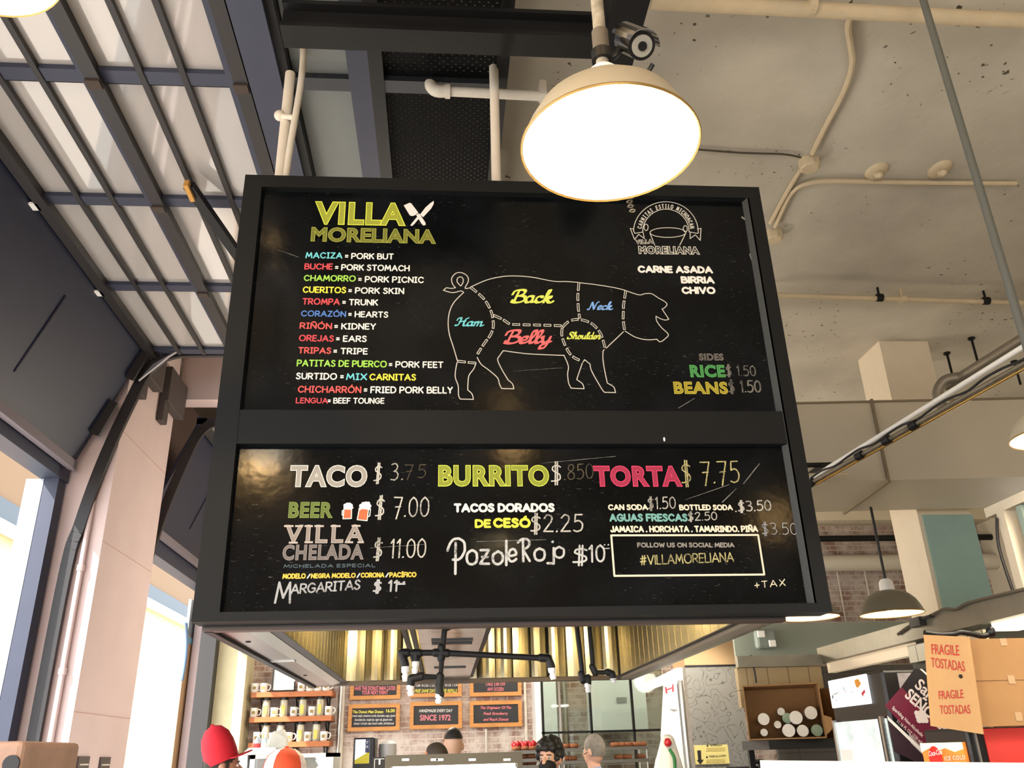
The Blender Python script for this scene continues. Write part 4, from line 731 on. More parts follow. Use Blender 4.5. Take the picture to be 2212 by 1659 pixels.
m = MB(); m.box(HX0, HY1-.02, HZ, HX1, HY1+.06, HZ+.03); obj('rear_lip', m, mat('rear_lip', (92, 78, 66), .45, .4), hood); m = MB(); m.box(HX0, HY0-.03, HZ-.012, HX1, HY0+.03, HZ+.0); obj('front_lip', m, mat('front_lip', (84, 70, 62), .5, .4), hood)
# wall linings: sheets behind, folded baffles at the sides
n = 15
for i in range(n):
    x0 = -.74+2.14*i/n; x1 = x0+2.14/n; dy = random.uniform(-.035, .035); m = MB(); P = []
    for k in range(7): s_ = k/6; P.append((x0+(x1-x0)*s_, HY1-.02-.02*math.sin(math.pi*s_)*(1 if i % 3 else .3)+dy*(s_-.5)))
    for (xa, ya), (xb, yb) in zip(P, P[1:]): m.poly([(xa, ya, HZ+.03), (xb, yb, HZ+.03), (xb, yb, HT), (xa, ya, HT)])
    obj('lining_sheet', m, WARMSTEEL, hood, True)
for sx, nm in ((HX0+.235, 1), (HX1-.1, -1)):
    m = MB(); N = 22; y = HY0+.02; st_ = (HY1-.06-y)/N
    for i in range(N):
        a, b, c2, d2 = y+i*st_, y+(i+.45)*st_, y+(i+.55)*st_, y+(i+1)*st_
        for (ya, xa), (yb, xb) in (((a, 0), (b, .03)), ((b, .03), (c2, .03)), ((c2, .03), (d2, 0))): m.poly([(sx+nm*xa, ya, HZ+.02), (sx+nm*xb, yb, HZ+.02), (sx+nm*xb, yb, HT), (sx+nm*xa, ya, HT)])
    obj('baffle_wall', m, WARMSTEEL, hood)
m = MB(); m.box(-.12, HY0+.02, 2.19, .2, HY1-.1, HT-.02); pl = obj('plenum', m, mat('polished_steel', (180, 178, 174), .12, 1, bump=.25, bscale=3), hood)
for x in (-.2, -.16, .205): m = MB(); m.box(x, HY0+.02, 2.2, x+.022, HY1-.1, 2.23); obj('rail', m, BARM, pl)
for y in (4.45, 4.58, 5.9): m = MB(); m.box(-.06, y, 2.184, .15, y+.05, 2.19); obj('slot', m, BLACKP, pl)
light('hood_lamp', 'AREA', (.85, 5.2, HT-.06), 34, (1, .82, .5), .5, (0, 0, 0)); light('hood_lamp', 'AREA', (-.5, 5.4, HT-.06), 30, (1, .82, .5), .4, (0, 0, 0))
for x, y in ((.85, 5.2), (-.5, 5.4)): m = MB(); m.box(x-.2, y-.2, HT-.05, x+.2, y+.2, HT-.005); obj('hood_light', m, mat('lit_panel', (255, 240, 210), .5, emit=9, ecol=(255, 226, 160)), hood)
# fire-suppression pipework
NOZ = mat('nozzle_plastic', (236, 236, 236), .2)
def pipes(lab, Y, runs, joints, nozzles):
    P0 = atY(*runs[0][0], Y); t = thing('suppression_pipe', lab, 'pipe', P0)
    for r_ in runs:
        m = MB(); m.tube([atY(*p, Y) for p in r_], .0135, 10); obj('pipe_run', m, DARKPIPE, t, True)
    for (a, b) in joints:
        m = MB(); A = atY(*a, Y); B = atY(*b, Y); m.cyl(A, B, .0185); m.ell(A, .0185, 12, 8); m.ell(B, .0185, 12, 8); obj('fitting', m, DARKPIPE, t, True)
    for (a, b) in nozzles:
        A = atY(*a, Y); B = atY(*b, Y); d = B-A; m = MB(); m.cyl(A, A+d*.4, .017); m.cyl(A+d*.4, A+d*.6, .012); m.cyl(A+d*.6, B, .016, .012); obj('nozzle', m, NOZ, t, True)
    return t
c = atY(975, 1358, 3.95)
t = pipes('black iron sprinkler pipework with pale nozzles hanging below the middle of the hood', 3.95, [[(975, 1352), (960, 1362), (955, 1410), (952, 1462), (905, 1462)], [(875, 1410), (952, 1410)], [(952, 1410), (1180, 1422)]],
  [((868, 1410), (880, 1410)), ((868, 1412), (875, 1436)), ((893, 1411), (906, 1411)), ((899, 1412), (898, 1426)), ((940, 1410), (966, 1411)), ((954, 1398), (953, 1422)), ((888, 1466), (910, 1461)), ((888, 1468), (887, 1478)), ((951, 1460), (949, 1482)), ((948, 1482), (951, 1500)), ((1168, 1421), (1184, 1422)), ((1184, 1422), (1191, 1440))], [((875, 1440), (876, 1472)), ((898, 1428), (896, 1456)), ((886, 1480), (888, 1503)), ((949, 1500), (947, 1520)), ((1191, 1442), (1196, 1468))])
pa = atY(975, 1350, 3.95); m = MB(); m.cyl(pa+Vector((0, 0, -.012)), (pa.x, pa.y, 2.19), .05); obj('flange', m, DARKPIPE, t, True)
t = pipes('pair of black iron pipe drops at the right inside the hood', 4.6, [[(1223, 1150), (1258, 1456)], [(1256, 1150), (1281, 1440)], [(1283, 1452), (1315, 1452)]], [((1256, 1455), (1260, 1470)), ((1260, 1470), (1269, 1463)), ((1269, 1464), (1270, 1475)), ((1280, 1440), (1286, 1453)), ((1312, 1451), (1322, 1455)), ((1322, 1455), (1324, 1463))], [((1269, 1476), (1271, 1496)), ((1324, 1464), (1326, 1475))])
# ---------------------------------------------------------------- donut counter on the back wall
def wb(px, py, Y=YB): return atY(px, py, Y)
BLK = mat('menu_black', (34, 33, 36), .6); PNK = mat('chalk_pink', (236, 130, 140), .8); YLW = mat('chalk_lemon', (236, 226, 90), .8); WH2 = mat('chalk_white_print', (226, 224, 218), .8)
def sboard(lab, px, texts):
    (x0, y0), (x1, y1) = px; A = wb(x0, y1, 13.42); B = wb(x1, y0, 13.42); t = thing('wood_framed_board', lab, 'menu board', ((A.x+B.x)/2, 13.44, A.z), 'wood framed menu boards on the brick wall'); w = .055; Y = 13.40
    for (a, b, c2, d2) in (((A.x, A.z), (B.x, A.z), (B.x-w, A.z+w), (A.x+w, A.z+w)), ((A.x, B.z), (B.x, B.z), (B.x-w, B.z-w), (A.x+w, B.z-w)), ((A.x, A.z), (A.x, B.z), (A.x+w, B.z-w), (A.x+w, A.z+w)), ((B.x, A.z), (B.x, B.z), (B.x-w, B.z-w), (B.x-w, A.z+w))):
        m = MB(); m.prism([(p[0], Y, p[1]) for p in (a, b, c2, d2)], (0, .07, 0)); obj('frame', m, OAK, t)
    m = MB(); m.box(A.x+.03, Y+.025, A.z+.03, B.x-.03, Y+.065, B.z-.03); p = obj('panel', m, BLK, t)
    for txt, a, b, h, m_, bold, shear in texts:
        obj('lettering', put(txt, a, b, h, lambda x, y: wb(x, y, Y+.025), (0, -.003, 0), bold, shear), m_, p)
    m = MB(); m.box((A.x+B.x)/2-.1, Y+.06, A.z+.2, (A.x+B.x)/2+.1, YB, A.z+.3); obj('mount', m, BLACKM, t)
B2 = K(740, 1320, .20436)
def b2(x0, x1, b, t_): return B2(x0, b), B2(x1, b-2), (b-t_)*B2.k
def tx(txt, x0, x1, b, t_, m_, bold=.012, shear=0): a, c2, h = b2(x0, x1, b, t_); return (txt, a, c2, h, m_, bold, shear)
sboard('wood framed black board reading have the donut man cater your next event', (B2(75, 650), B2(615, 940)), [tx('HAVE THE DONUT MAN CATER', 118, 560, 838, 795, PNK), tx('YOUR NEXT EVENT', 203, 478, 882, 843, PNK)])
sboard('wood framed black board with yellow refills line, behind the pipe drop', (B2(715, 640), B2(1258, 915)), [tx('S 2.00  M 2.25  L 2.50', 760, 985, 800, 778, WH2, .005), tx('M 2.25  L 2.50', 1085, 1215, 795, 774, WH2, .005), tx('FREE SAME DAY COFFEE REFILLS', 760, 1212, 862, 826, YLW, .008, .25)])
sboard('wood framed black board offering two dollars off any dozen', (B2(1345, 630), B2(1885, 905)), [tx('TAKE 2.00 OFF', 1510, 1720, 790, 758, PNK, .006), tx('ANY DOZEN', 1530, 1702, 845, 808, PNK, .006)])
sboard('wood framed black board with a yellow price heading and four white lines', (B2(52, 975), B2(608, 1275)), [tx('The Donut Man Dozen', 105, 430, 1080, 1050, YLW, .016), tx('16.00', 460, 552, 1072, 1036, YLW, .016), tx('mixed, maple, cinnamon crumb, chocolate, sugar, glazed,', 100, 560, 1118, 1094, WH2, .005), tx('chocolate bar, maple bar, tiger tail, glazed twist', 128, 525, 1160, 1136, WH2, .005), tx('choose 1 of each: cake, french cruller, old fashioned', 118, 540, 1200, 1176, WH2, .005)])
sboard('wood framed black board reading handmade every day since 1972', (B2(708, 950), B2(1262, 1252)), [tx('HANDMADE EVERY DAY', 808, 1165, 1070, 1038, WH2, .008, .3), tx('SINCE 1972', 818, 1142, 1158, 1098, PNK, .02)])
sboard('wood framed black board in pink script about strawberry and peach donuts', (B2(1345, 940), B2(1892, 1232)), [tx('The Originator Of The', 1460, 1782, 1036, 1006, PNK, .01, .35), tx('Fresh Strawberry', 1488, 1750, 1098, 1068, PNK, .01, .35), tx('and Peach Donuts', 1488, 1755, 1160, 1130, PNK, .01, .35)])
# shelves with mugs and tumblers
MUG = mat('mug_white', (232, 230, 224), .3); TUM = mat('tumbler_steel', (176, 170, 150), .35, .3); LID = BLACKP; STK = mat('mug_print', (150, 128, 70), .6)
SH = K(420, 1480, .15371); SY = 13.22
def shelf(lab, a, b, thick):
    A = SH(*a); B = SH(*b); p = atY(*A, SY-.12); q = atY(*B, SY-.12); z = (p.z+q.z)/2; t = thing('wall_shelf', lab, 'shelf', ((p.x+q.x)/2, SY, z-.06), 'wooden shelves on the brick wall')
    m = MB(); m.box(p.x, SY-.14, z-.07, q.x, YB, z, .004); obj('board', m, SHELFW, t)
    for s_ in (.12, .55, .93):
        x = p.x+(q.x-p.x)*s_; m = MB(); m.box(x-.012, SY-.1, z-.085, x+.012, YB, z-.07); m.box(x-.012, YB-.03, z-.36, x+.012, YB, z-.07); m.beam((x, SY-.08, z-.08), (x, YB-.02, z-.33), .02, .02); br_ = obj('bracket', m, BLACKM, t)
        m = MB(); m.cyl((x, YB-.035, z-.32), (x, YB-.028, z-.32), .014); obj('screw', m, STEEL, br_)
    return z
z1 = shelf('top wooden shelf with mugs, half hidden by the hood', (800, 105), (1942, 75), 36); z2 = shelf('middle wooden shelf with mugs and black-lidded tumblers', (775, 452), (1925, 425), 40); z3 = shelf('bottom wooden shelf with mugs and tumblers, partly behind the cups', (760, 808), (1900, 785), 40)
def mug_mesh(t, c, hs=1):
    m = MB(); m.lathe([(0, 0), (.045, 0), (.052, .01), (.054, .125), (.048, .125), (.046, .02), (0, .02)], c, 20); b = obj('body', m, MUG, t, True)
    m = MB(); m.tube(smooth_pts([c+Vector((.05, 0, .105)), c+Vector((.085, 0, .10)), c+Vector((.095, 0, .065)), c+Vector((.075, 0, .03)), c+Vector((.05, 0, .03))], 4), .008, 8); obj('handle', m, MUG, t, True)
    m = MB(); a = [(c.x-.02, c.z+.04), (c.x+.02, c.z+.04), (c.x+.024, c.z+.075), (c.x, c.z+.088), (c.x-.024, c.z+.075)]; m.prism([(x, c.y-.0555, z) for x, z in a], (0, .004, 0)); obj('print', m, STK, b)
def tum_mesh(t, c):
    m = MB(); m.lathe([(0, 0), (.05, 0), (.056, .02), (.056, .21), (.05, .225), (0, .225)], c, 20); b = obj('body', m, TUM, t, True)
    m = MB(); m.lathe([(0, .22), (.05, .22), (.056, .235), (.056, .26), (.045, .275), (0, .275)], c, 20); obj('lid', m, LID, t, True)
    m = MB(); m.box(c.x-.028, c.y-.059, c.z+.03, c.x+.022, c.y-.05, c.z+.15); obj('print', m, mat('tumbler_print', (206, 190, 90), .6), b)
NM = {z1: 'top', z2: 'middle', z3: 'bottom'}
def row(kind, z, xs, refpy):
    base = None
    for i, x in enumerate(xs):
        X = atY(*SH(x, refpy), SY-.04).x; c = Vector((X, SY-.04, z+.001)); lab = ('white mug with a printed badge, %s from the brick pier on the %s shelf' if kind == 'mug' else 'black-lidded printed tumbler, %s from the brick pier on the %s shelf') % (ORD[i], NM[z]); grp = 'mugs and tumblers on the wall shelves'
        if base is None:
            base = thing(kind if kind == 'mug' else 'tumbler', lab, kind if kind == 'mug' else 'tumbler', c, grp); (mug_mesh if kind == 'mug' else tum_mesh)(base, c)
        else: dup(base, c, lab)
row('mug', z1, [850, 975, 1500, 1620, 1735, 1850], 50); row('mug', z2, [838, 1120, 1395, 1650, 1880], 400); row('tumbler', z2, [1005, 1255, 1520, 1765], 360); row('mug', z3, [875, 1100, 1325, 1590, 1815], 740); row('tumbler', z3, [1000, 1205, 1490, 1710], 700)
a = atY(*SH(1100, 40), SY); b = atY(*SH(1410, 40), SY); t = thing('small_picture_frame', 'black wire stand holding a white card on the top shelf', 'stand', ((a.x+b.x)/2, SY, z1+.001)); m = MB(); m.box(a.x, SY-.03, z1+.03, b.x, SY-.02, z1+.32); obj('card', m, WHITEP, t); m = MB(); m.tube([(a.x, SY-.04, z1+.32), (a.x, SY-.04, z1+.012), (b.x, SY-.04, z1+.012), (b.x, SY-.04, z1+.14)], .012, 6); obj('wire', m, BLACKP, t)
# pipes and conduits on the brick wall
for i, (px, r, mm) in enumerate(((733, .028, STEEL), (739, .028, PIPEW), (1136, .022, PIPEW), (1050, .018, PIPEW), (1222, .025, PIPEW))):
    x = wb(px, 1560, 13.45).x; top = CZ if i not in (3,) else 2.0; m = MB(); m.cyl((x, 13.455, 0), (x, 13.455, top), r); one('wall_conduit', m, mm, 'pale conduit running up the brick wall, %s from the shelves' % ORD[i], 'conduit', smooth=True)
# white pier and glazed doors behind the donut counter
x0 = wb(1154, 1550, 13.2).x; x1 = wb(1200, 1550, 13.2).x; m = MB(); m.box(x0, 13.0, 0, x1, YB, 4); st('trim_1', m, WHITEP, 'bright white pier against the brick wall', 'pier')
x0 = wb(1282, 1560, 12.8).x; x1 = wb(1388, 1500, 12.8).x; m = MB(); m.box(x0, 12.6, wb(1300, 1582, 12.6).z, x1, 13.3, 3.6); cb = one('wall_cabinet', m, WHITEP, 'white cabinet box on the back wall with a small grey label', 'cabinet')
q = wb(1343, 1512, 12.59); m = MB(); m.box(q.x-.07, 12.585, q.z-.035, q.x+.07, 12.6, q.z+.035); obj('grey_label', m, mat('grey_label', (150, 150, 146), .6), cb)
t = thing('glazed_partition', 'glass partition with dark thin frames behind the donut racks', 'partition', (1.9, 11.2, 0)); GL = mat_glass('clear_glass', (214, 224, 220), .05)
xa = wb(1170, 1580, 11.2).x; xb = wb(1440, 1580, 11.2).x; zz = wb(1300, 1580, 11.2).z; m = MB(); m.box(xa, 11.18, .0, xb, 11.2, 3.6); obj('glass', m, GL, t)
m = MB(); m.box(xa, 11.16, zz-.012, xb, 11.22, zz+.012); obj('transom', m, DARKPIPE, t)
for px in (1173, 1210, 1277, 1368): x = wb(px, 1560, 11.2).x; m = MB(); m.box(x-.012, 11.16, 0, x+.012, 11.22, 3.6); obj('mullion', m, DARKPIPE if px != 1210 else STEEL, t)
# donut racks
TRAY = mat('rack_tray', (128, 126, 120), .35, .7); DON = mat('donut_dough', (150, 92, 56), .6, var=.2, vscale=20); STRW = mat('strawberry_glaze', (196, 36, 44), .25)
def rack(lab, px0, px1, pys, Y):
    x0 = atY(px0, pys[0], Y).x; x1 = atY(px1, pys[0], Y).x; t = thing('donut_rack', lab, 'rack', ((x0+x1)/2, Y+.2, 0)); zs = []
    for py in pys: z = atY((px0+px1)/2, py, Y).z; zs.append(z); m = MB(); m.box(x0, Y, z-.035, x1, Y+.45, z); obj('tray', m, TRAY, t)
    for x in (x0+.015, x1-.015):
        for y in (Y+.02, Y+.43): m = MB(); m.cyl((x, y, 0), (x, y, zs[0]), .01); obj('post', m, STEEL, t)
    return zs
zr = rack('narrow steel rack stacked with strawberry donuts', 1110, 1164, (1621, 1639, 1653), 10.2); zq = rack('wide steel rack of glazed donuts behind the glass', 1215, 1400, (1614, 1641), 10.4)
def donut(kind, px, z, Y, lab, grp, r=.06):
    x = atY(px, 1620, Y).x; c = Vector((x, Y+.12, z)); t = thing('donut', lab, 'donut', c, grp)
    m = MB(); m.lathe([(r*.3+r*.42*(1+math.cos(a))*.83, r*.42*(1+math.sin(a))) for a in [i*math.pi/5 for i in range(10)]], c, 18, close=True); obj('dough', m, DON, t, True)
    if kind:
        m = MB(); 
        for a in range(7): m.ell(c+Vector((r*.6*math.cos(a), r*.6*math.sin(a), r*.95+.02*math.sin(a*3))), (r*.4, r*.4, r*.6), 8, 6)
        obj('strawberries', m, STRW, t, True)
for i, px in enumerate((1118, 1136, 1152)): donut(1, px, zr[0], 10.2, 'donut heaped with red strawberries, %s on the top tray of the narrow rack' % ORD[i], 'strawberry donuts', .06)
for j in (1, 2):
    for i, px in enumerate((1132, 1150)): donut(0, px, zr[j], 10.2, 'brown donut, %s on the %s tray of the narrow rack' % (ORD[i], ('', 'middle', 'lowest')[j]), 'donuts on the narrow rack', .06)
for j, xs in ((0, (1225, 1243, 1302, 1334, 1348, 1362, 1380, 1392)), (1, (1222, 1238, 1340, 1358, 1388))):
    for i, px in enumerate(xs): donut(0, px, zq[j], 10.4, 'glazed donut, %s along the %s tray of the wide rack' % (ORD[i], ('upper', 'lower')[j]), 'donuts on the wide rack', .06)
# display case in the middle
cs = thing('display_case', 'steel-topped heated display case on the counter in front of the two men', 'display case', (.06, 5.35, 0))
A = atY(833, 1632, 5.2); B = atY(1128, 1628, 5.2); zt_ = A.z; CSM = mat('case_steel', (84, 76, 60), .35, .7)
m = MB(); m.box(A.x, 5.2, zt_-.058, B.x, 5.6, zt_); tp_ = obj('top', m, CSM, cs)
for px in (876, 938, 950, 1020, 1095): q = atY(px, 1641, 5.2); m = MB(); m.box(q.x-.02, 5.194, q.z-.006, q.x+.02, 5.2, q.z+.006); obj('vent_slot', m, STEEL, tp_)
m = MB(); m.box(A.x+.04, 5.21, zt_-.078, B.x-.04, 5.25, zt_-.058); obj('light_strip', m, mat('case_tube', (255, 250, 235), .5, emit=6), cs)
for x in (A.x+.015, B.x-.015): m = MB(); m.box(x-.015, 5.2, .9, x+.015, 5.23, zt_-.058); obj('post', m, CSM, cs)
m = MB(); m.box(A.x+.03, 5.215, .9, B.x-.03, 5.22, zt_-.078); obj('glass_front', m, GL, cs); m = MB(); m.box(A.x, 5.2, .86, B.x, 5.6, .9); obj('base', m, CSM, cs); m = MB(); m.box(A.x-.3, 5.1, 0, B.x+1.0, 5.8, .86); one('stall_counter', m, STEEL, 'steel stall counter under the display case', 'counter')
# drinks machine and small black sign, left of the case
q0 = atY(764, 1594, 8.4); q1 = atY(803, 1594, 8.4); t = thing('drinks_machine', 'black drinks machine with a lit yellow and white cup panel', 'machine', ((q0.x+q1.x)/2, 8.6, .95)); m = MB(); m.box(q0.x, 8.4, .95, q1.x+.03, 8.8, q0.z+.0, .01); bd_ = obj('body', m, BLACKP, t)
a = atY(766, 1650, 8.39); b = atY(799, 1597, 8.39); m = MB(); m.box(a.x, 8.385, a.z, b.x, 8.4, b.z); pn = obj('lit_panel', m, mat('panel_white', (240, 242, 240), .4, emit=.7), t)
m = MB(); m.box(a.x+.09, 8.38, b.z-.11, b.x, 8.386, b.z); obj('blue_corner', m, mat('panel_blue', (70, 74, 110), .5), pn); m = MB(); m.prism([(a.x, 8.38, a.z), (b.x, 8.38, a.z), (b.x, 8.38, a.z+.1), (a.x, 8.38, a.z+.03)], (0, .006, 0)); obj('yellow_base', m, mat('panel_yellow', (230, 216, 60), .5), pn)
for tt, y in (('HOT', 1607), ('COCOA', 1616)): obj('lettering', put(tt, (774, y), (796, y), 6, lambda x, y: atY(x, y, 8.378), (0, -.002, 0), .02), WHITEP, pn)
m = MB(); m.box(q0.x-.6, 8.3, 0, q1.x+.34, 8.9, .95); one('back_counter', m, STEEL, 'steel back counter carrying the drinks machine', 'counter')
q = atY(836, 1622, 8.5); t = thing('coffee_jar', 'round white jar beside the drinks machine', 'jar', (q.x, 8.6, .95)); m = MB(); m.lathe([(0, .95-q.z), (.06, .95-q.z), (.07, -.1), (.085, 0), (.08, .06), (.05, .085), (0, .085)], (q.x, 8.6, q.z), 20); obj('body', m, MUG, t, True)
a = atY(805, 1659, 6.6); b = atY(832, 1635, 6.6); t = thing('small_sign', 'small black tabletop sign beside the display case', 'sign', ((a.x+b.x)/2, 6.6, .86)); m = MB(); m.box(a.x, 6.6, .86, b.x, 6.62, b.z); bb = obj('board', m, BLK, t); m = MB(); m.box(a.x+.01, 6.596, a.z-.1, a.x+.014, 6.6, b.z-.01); m.box(a.x+.01, 6.596, b.z-.014, b.x-.005, 6.6, b.z-.01); q = atY(820, 1645, 6.6); m.box(q.x-.006, 6.596, q.z-.02, q.x+.006, 6.6, b.z-.012); obj('white_line', m, WHITEP, bb)
m = MB(); m.box(a.x-.4, 6.4, 0, b.x+.3, 6.9, .86); one('side_counter', m, STEEL, 'small steel side counter under the black tabletop sign', 'counter')
# glass case, pump bottles and papers, lower left of the stall
gx0 = atY(540, 1640, 7.4).x; gx1 = atY(720, 1640, 7.4).x; t = thing('pastry_case', 'white framed glass pastry case behind the caps', 'display case', ((gx0+gx1)/2, 7.6, 0)); zt2 = atY(640, 1628, 7.4).z
m = MB(); m.box(gx0, 7.4, zt2-.03, gx1, 7.9, zt2); m.box(gx0, 7.4, 0, gx0+.04, 7.9, zt2); m.box(gx1-.06, 7.4, 0, gx1, 7.9, zt2); m.box(gx0, 7.4, .0, gx1, 7.9, .8); obj('frame', m, WHITEP, t); m = MB(); m.box(gx0+.04, 7.41, .8, gx1-.06, 7.42, zt2-.03); obj('glass', m, mat_glass('case_glass', (190, 214, 214), .15, .2), t)
for i, px in enumerate((555, 571)):
    q = atY(px, 1626, 7.6); c = Vector((q.x, 7.6, zt2)); t = thing('pump_bottle', ('sanitiser pump bottle with a red label, nearer the street', 'sanitiser pump bottle with a white label, nearer the paper bag')[i], 'bottle', c, 'pump bottles on the pastry case'); m = MB(); m.lathe([(0, 0), (.035, 0), (.035, .1), (.012, .13), (0, .13)], c, 16); bb = obj('body', m, mat('clear_bottle', (214, 222, 226), .1), t, True); m = MB(); m.cyl(c+Vector((0, 0, .13)), c+Vector((0, 0, .16)), .01); m.box(c.x-.04, c.y-.008, c.z+.158, c.x+.01, c.y+.008, c.z+.172); obj('pump', m, WHITEP, t); m = MB(); m.cyl(c+Vector((0, 0, .02)), c+Vector((0, 0, .085)), .0358); obj('label_band', m, COR if i == 0 else WHITEP, bb)
q = atY(598, 1624, 7.6); t = thing('paper_bag', 'crumpled white and cream paper bag on the pastry case', 'bag', (q.x, 7.6, zt2)); m = MB(); rr = random.Random(3)
m.prism([(q.x-.07, 7.52, zt2), (q.x+.08, 7.52, zt2), (q.x+.075, 7.54, zt2+.12), (q.x+.04, 7.55, zt2+.185), (q.x-.03, 7.53, zt2+.17), (q.x-.07, 7.53, zt2+.10)], (0, .13, 0)); obj('body', m, mat('paper', (226, 222, 208), .8, bump=.3, bscale=20), t)
q = atY(530, 1630, 7.2); m = MB(); m.prism([(q.x-.06, 7.3, zt2), (q.x+.22, 7.3, zt2), (q.x+.18, 7.3, zt2+.05), (q.x+.0, 7.3, zt2+.05)], (0, .25, 0)); m2_ = one('napkin_stack', m, WHITEP, 'white stack of papers on the end of the pastry case', 'papers')
m = MB(); m.box(gx0-.35, 7.4, 0, gx0-.02, 7.9, zt2-.002); one('pastry_stand', m, WHITEP, 'white stand under the stack of papers', 'stand')
# ---------------------------------------------------------------- steel column and wall sheets, right of the hood
SW = mat_swirl(); sx0 = atY(1480, 1440, 7.5).x; sx1 = atY(1590, 1437, 7.5).x; sz = atY(1530, 1438, 7.5).z
t = thing('steel_clad_column', 'column clad in scoured stainless steel at the end of the hood', 'column', ((sx0+sx1)/2, 7.7, 0)); m = MB(); m.box(sx0, 7.5, 0, sx1+.02, 7.9, sz); obj('cladding', m, SW, t); m = MB(); m.box(sx0, 7.51, sz, sx1, 7.9, 3.2); obj('bare_top', m, mat('cream_render', (220, 184, 138), .9, var=.05), t, label='cream plaster above the steel cladding')
m = MB(); m.box(sx0-.005, 7.49, sz-.008, sx1+.02, 7.5, sz+.006); obj('top_edge', m, BARM, t)
a = atY(1503, 1652, 7.48); b = atY(1572, 1608, 7.48); t = thing('warning_sign', 'yellow warning notice with a black arrow on the scoured steel column', 'sign', ((a.x+b.x)/2, 7.48, a.z)); m = MB(); m.box(a.x, 7.48, a.z, b.x, 7.488, b.z, .003); pn = obj('sheet', m, mat('notice_yellow', (232, 216, 136), .6), t)
PR = mat('print_black', (34, 32, 28), .7); ws = lambda x, y: atY(x, y, 7.478)
for tt, p0, p1, h in (('WARNING', (1534, 1612), (1559, 1611), 4), ('PRECAUCION', (1532, 1636), (1568, 1634), 4)): obj('lettering', put(tt, p0, p1, h, ws, (0, -.002, 0), .01), PR, pn)
for p in ((1528, 1612), (1527, 1637)): m = MB(); m.poly([ws(p[0]-2.5, p[1])+Vector((0, -.002, 0)), ws(p[0]+2.5, p[1])+Vector((0, -.002, 0)), ws(p[0], p[1]-5)+Vector((0, -.002, 0))]); obj('warning_mark', m, PR, pn)
m = MB()
for y in (1616, 1619, 1622, 1641, 1644, 1647): line(m, [(1526, y), (1566, y-1)], ws, (0, -.002, 0), .0016)
obj('fine_print', m, mat('print_fade', (190, 170, 96), .8), pn)
m = MB(); m.poly([ws(*p)+Vector((0, -.002, 0)) for p in ((1506, 1621), (1514, 1621), (1515, 1641), (1520, 1641), (1513, 1651), (1505, 1642), (1508, 1642))]); obj('arrow', m, PR, pn)
# white plastic sheet hung at the corner, with thin posts
wx0 = atY(1390, 1500, 7.3).x; wx1 = atY(1480, 1500, 7.3).x
t = thing('plastic_sheet', 'bright white sheet hanging at the corner below the hood with red marks', 'sheet', ((wx0+wx1)/2, 7.3, .0)); P = [atY(*p, 7.3) for p in ((1390, 1478), (1462, 1442), (1474, 1442), (1492, 1670), (1438, 1670), (1428, 1590), (1434, 1480), (1392, 1494))]; z0_ = 0
m = MB(); m.prism([(p.x, 7.3, p.z) for p in P], (0, .02, 0)); m.box(P[4].x, 7.3, 0, P[3].x, 7.32, P[3].z+.01); sh_ = obj('sheet', m, WHITEP, t)
for pts in ([(1436, 1484), (1440, 1484), (1442, 1498), (1438, 1498)], [(1452, 1478), (1455, 1478), (1456, 1494), (1452, 1495)], [(1439, 1489), (1453, 1484), (1453, 1487), (1439, 1492)]): m = MB(); m.poly([atY(*p, 7.297) for p in pts]); obj('red_mark', m, mat('red_mark', (214, 66, 70), .7), sh_)
m = MB(); m.poly([atY(*p, 7.297) for p in ((1445, 1531), (1455, 1532), (1465, 1533), (1456, 1537), (1450, 1534))]); obj('grey_mark', m, GRY, sh_)
m = MB(); x = atY(1476, 1550, 7.28).x; m.cyl((x, 7.26, 0), (x, 7.26, 2.17), .022); one('corner_post', m, STEEL, 'steel post at the corner of the hood, beside the scoured column', 'post', smooth=True)
for nm, a_, b_, e_ in (('sheet_fill_spot', (1.95, 6.2, 2.95), (1.98, 7.35, 1.9), 160),):  # added spot that brightens the white sheet, no lamp body there
    o = light(nm, 'SPOT', a_, e_, (1, .93, .82), .08, aim(a_, b_)); o.data.spot_size = math.radians(58); o.data.spot_blend = .6
# small white figurine on the counter edge
q = atY(1440, 1640, 6.6); t = thing('chef_figurine', 'white chef figurine with a red crest and green trim', 'figurine', (q.x, 6.6, 1.1)); m = MB(); m.limb([((q.x, 6.6, 1.235), .13), ((q.x, 6.6, 1.37), .15), ((q.x+.01, 6.6, 1.55), .10), ((q.x+.02, 6.6, 1.70), .055)]); obj('body', m, WHITEP, t, True, mods=.012)
h = atY(1441, 1604, 6.5); m = MB(); m.ell((h.x+.01, 6.52, h.z), (.028, .03, .03)); obj('crest', m, STRW, t, True); m = MB(); m.tube(smooth_pts([atY(1446, 1618, 6.48), atY(1456, 1636, 6.46), atY(1458, 1660, 6.45)], 4), .012); obj('green_trim', m, mat('trim_green', (40, 120, 60), .6), t, True)
m = MB(); m.box(q.x-.3, 6.4, 0, q.x+.3, 6.85, 1.1); one('figurine_counter', m, WHITEP, 'white counter end under the chef figurine', 'counter')
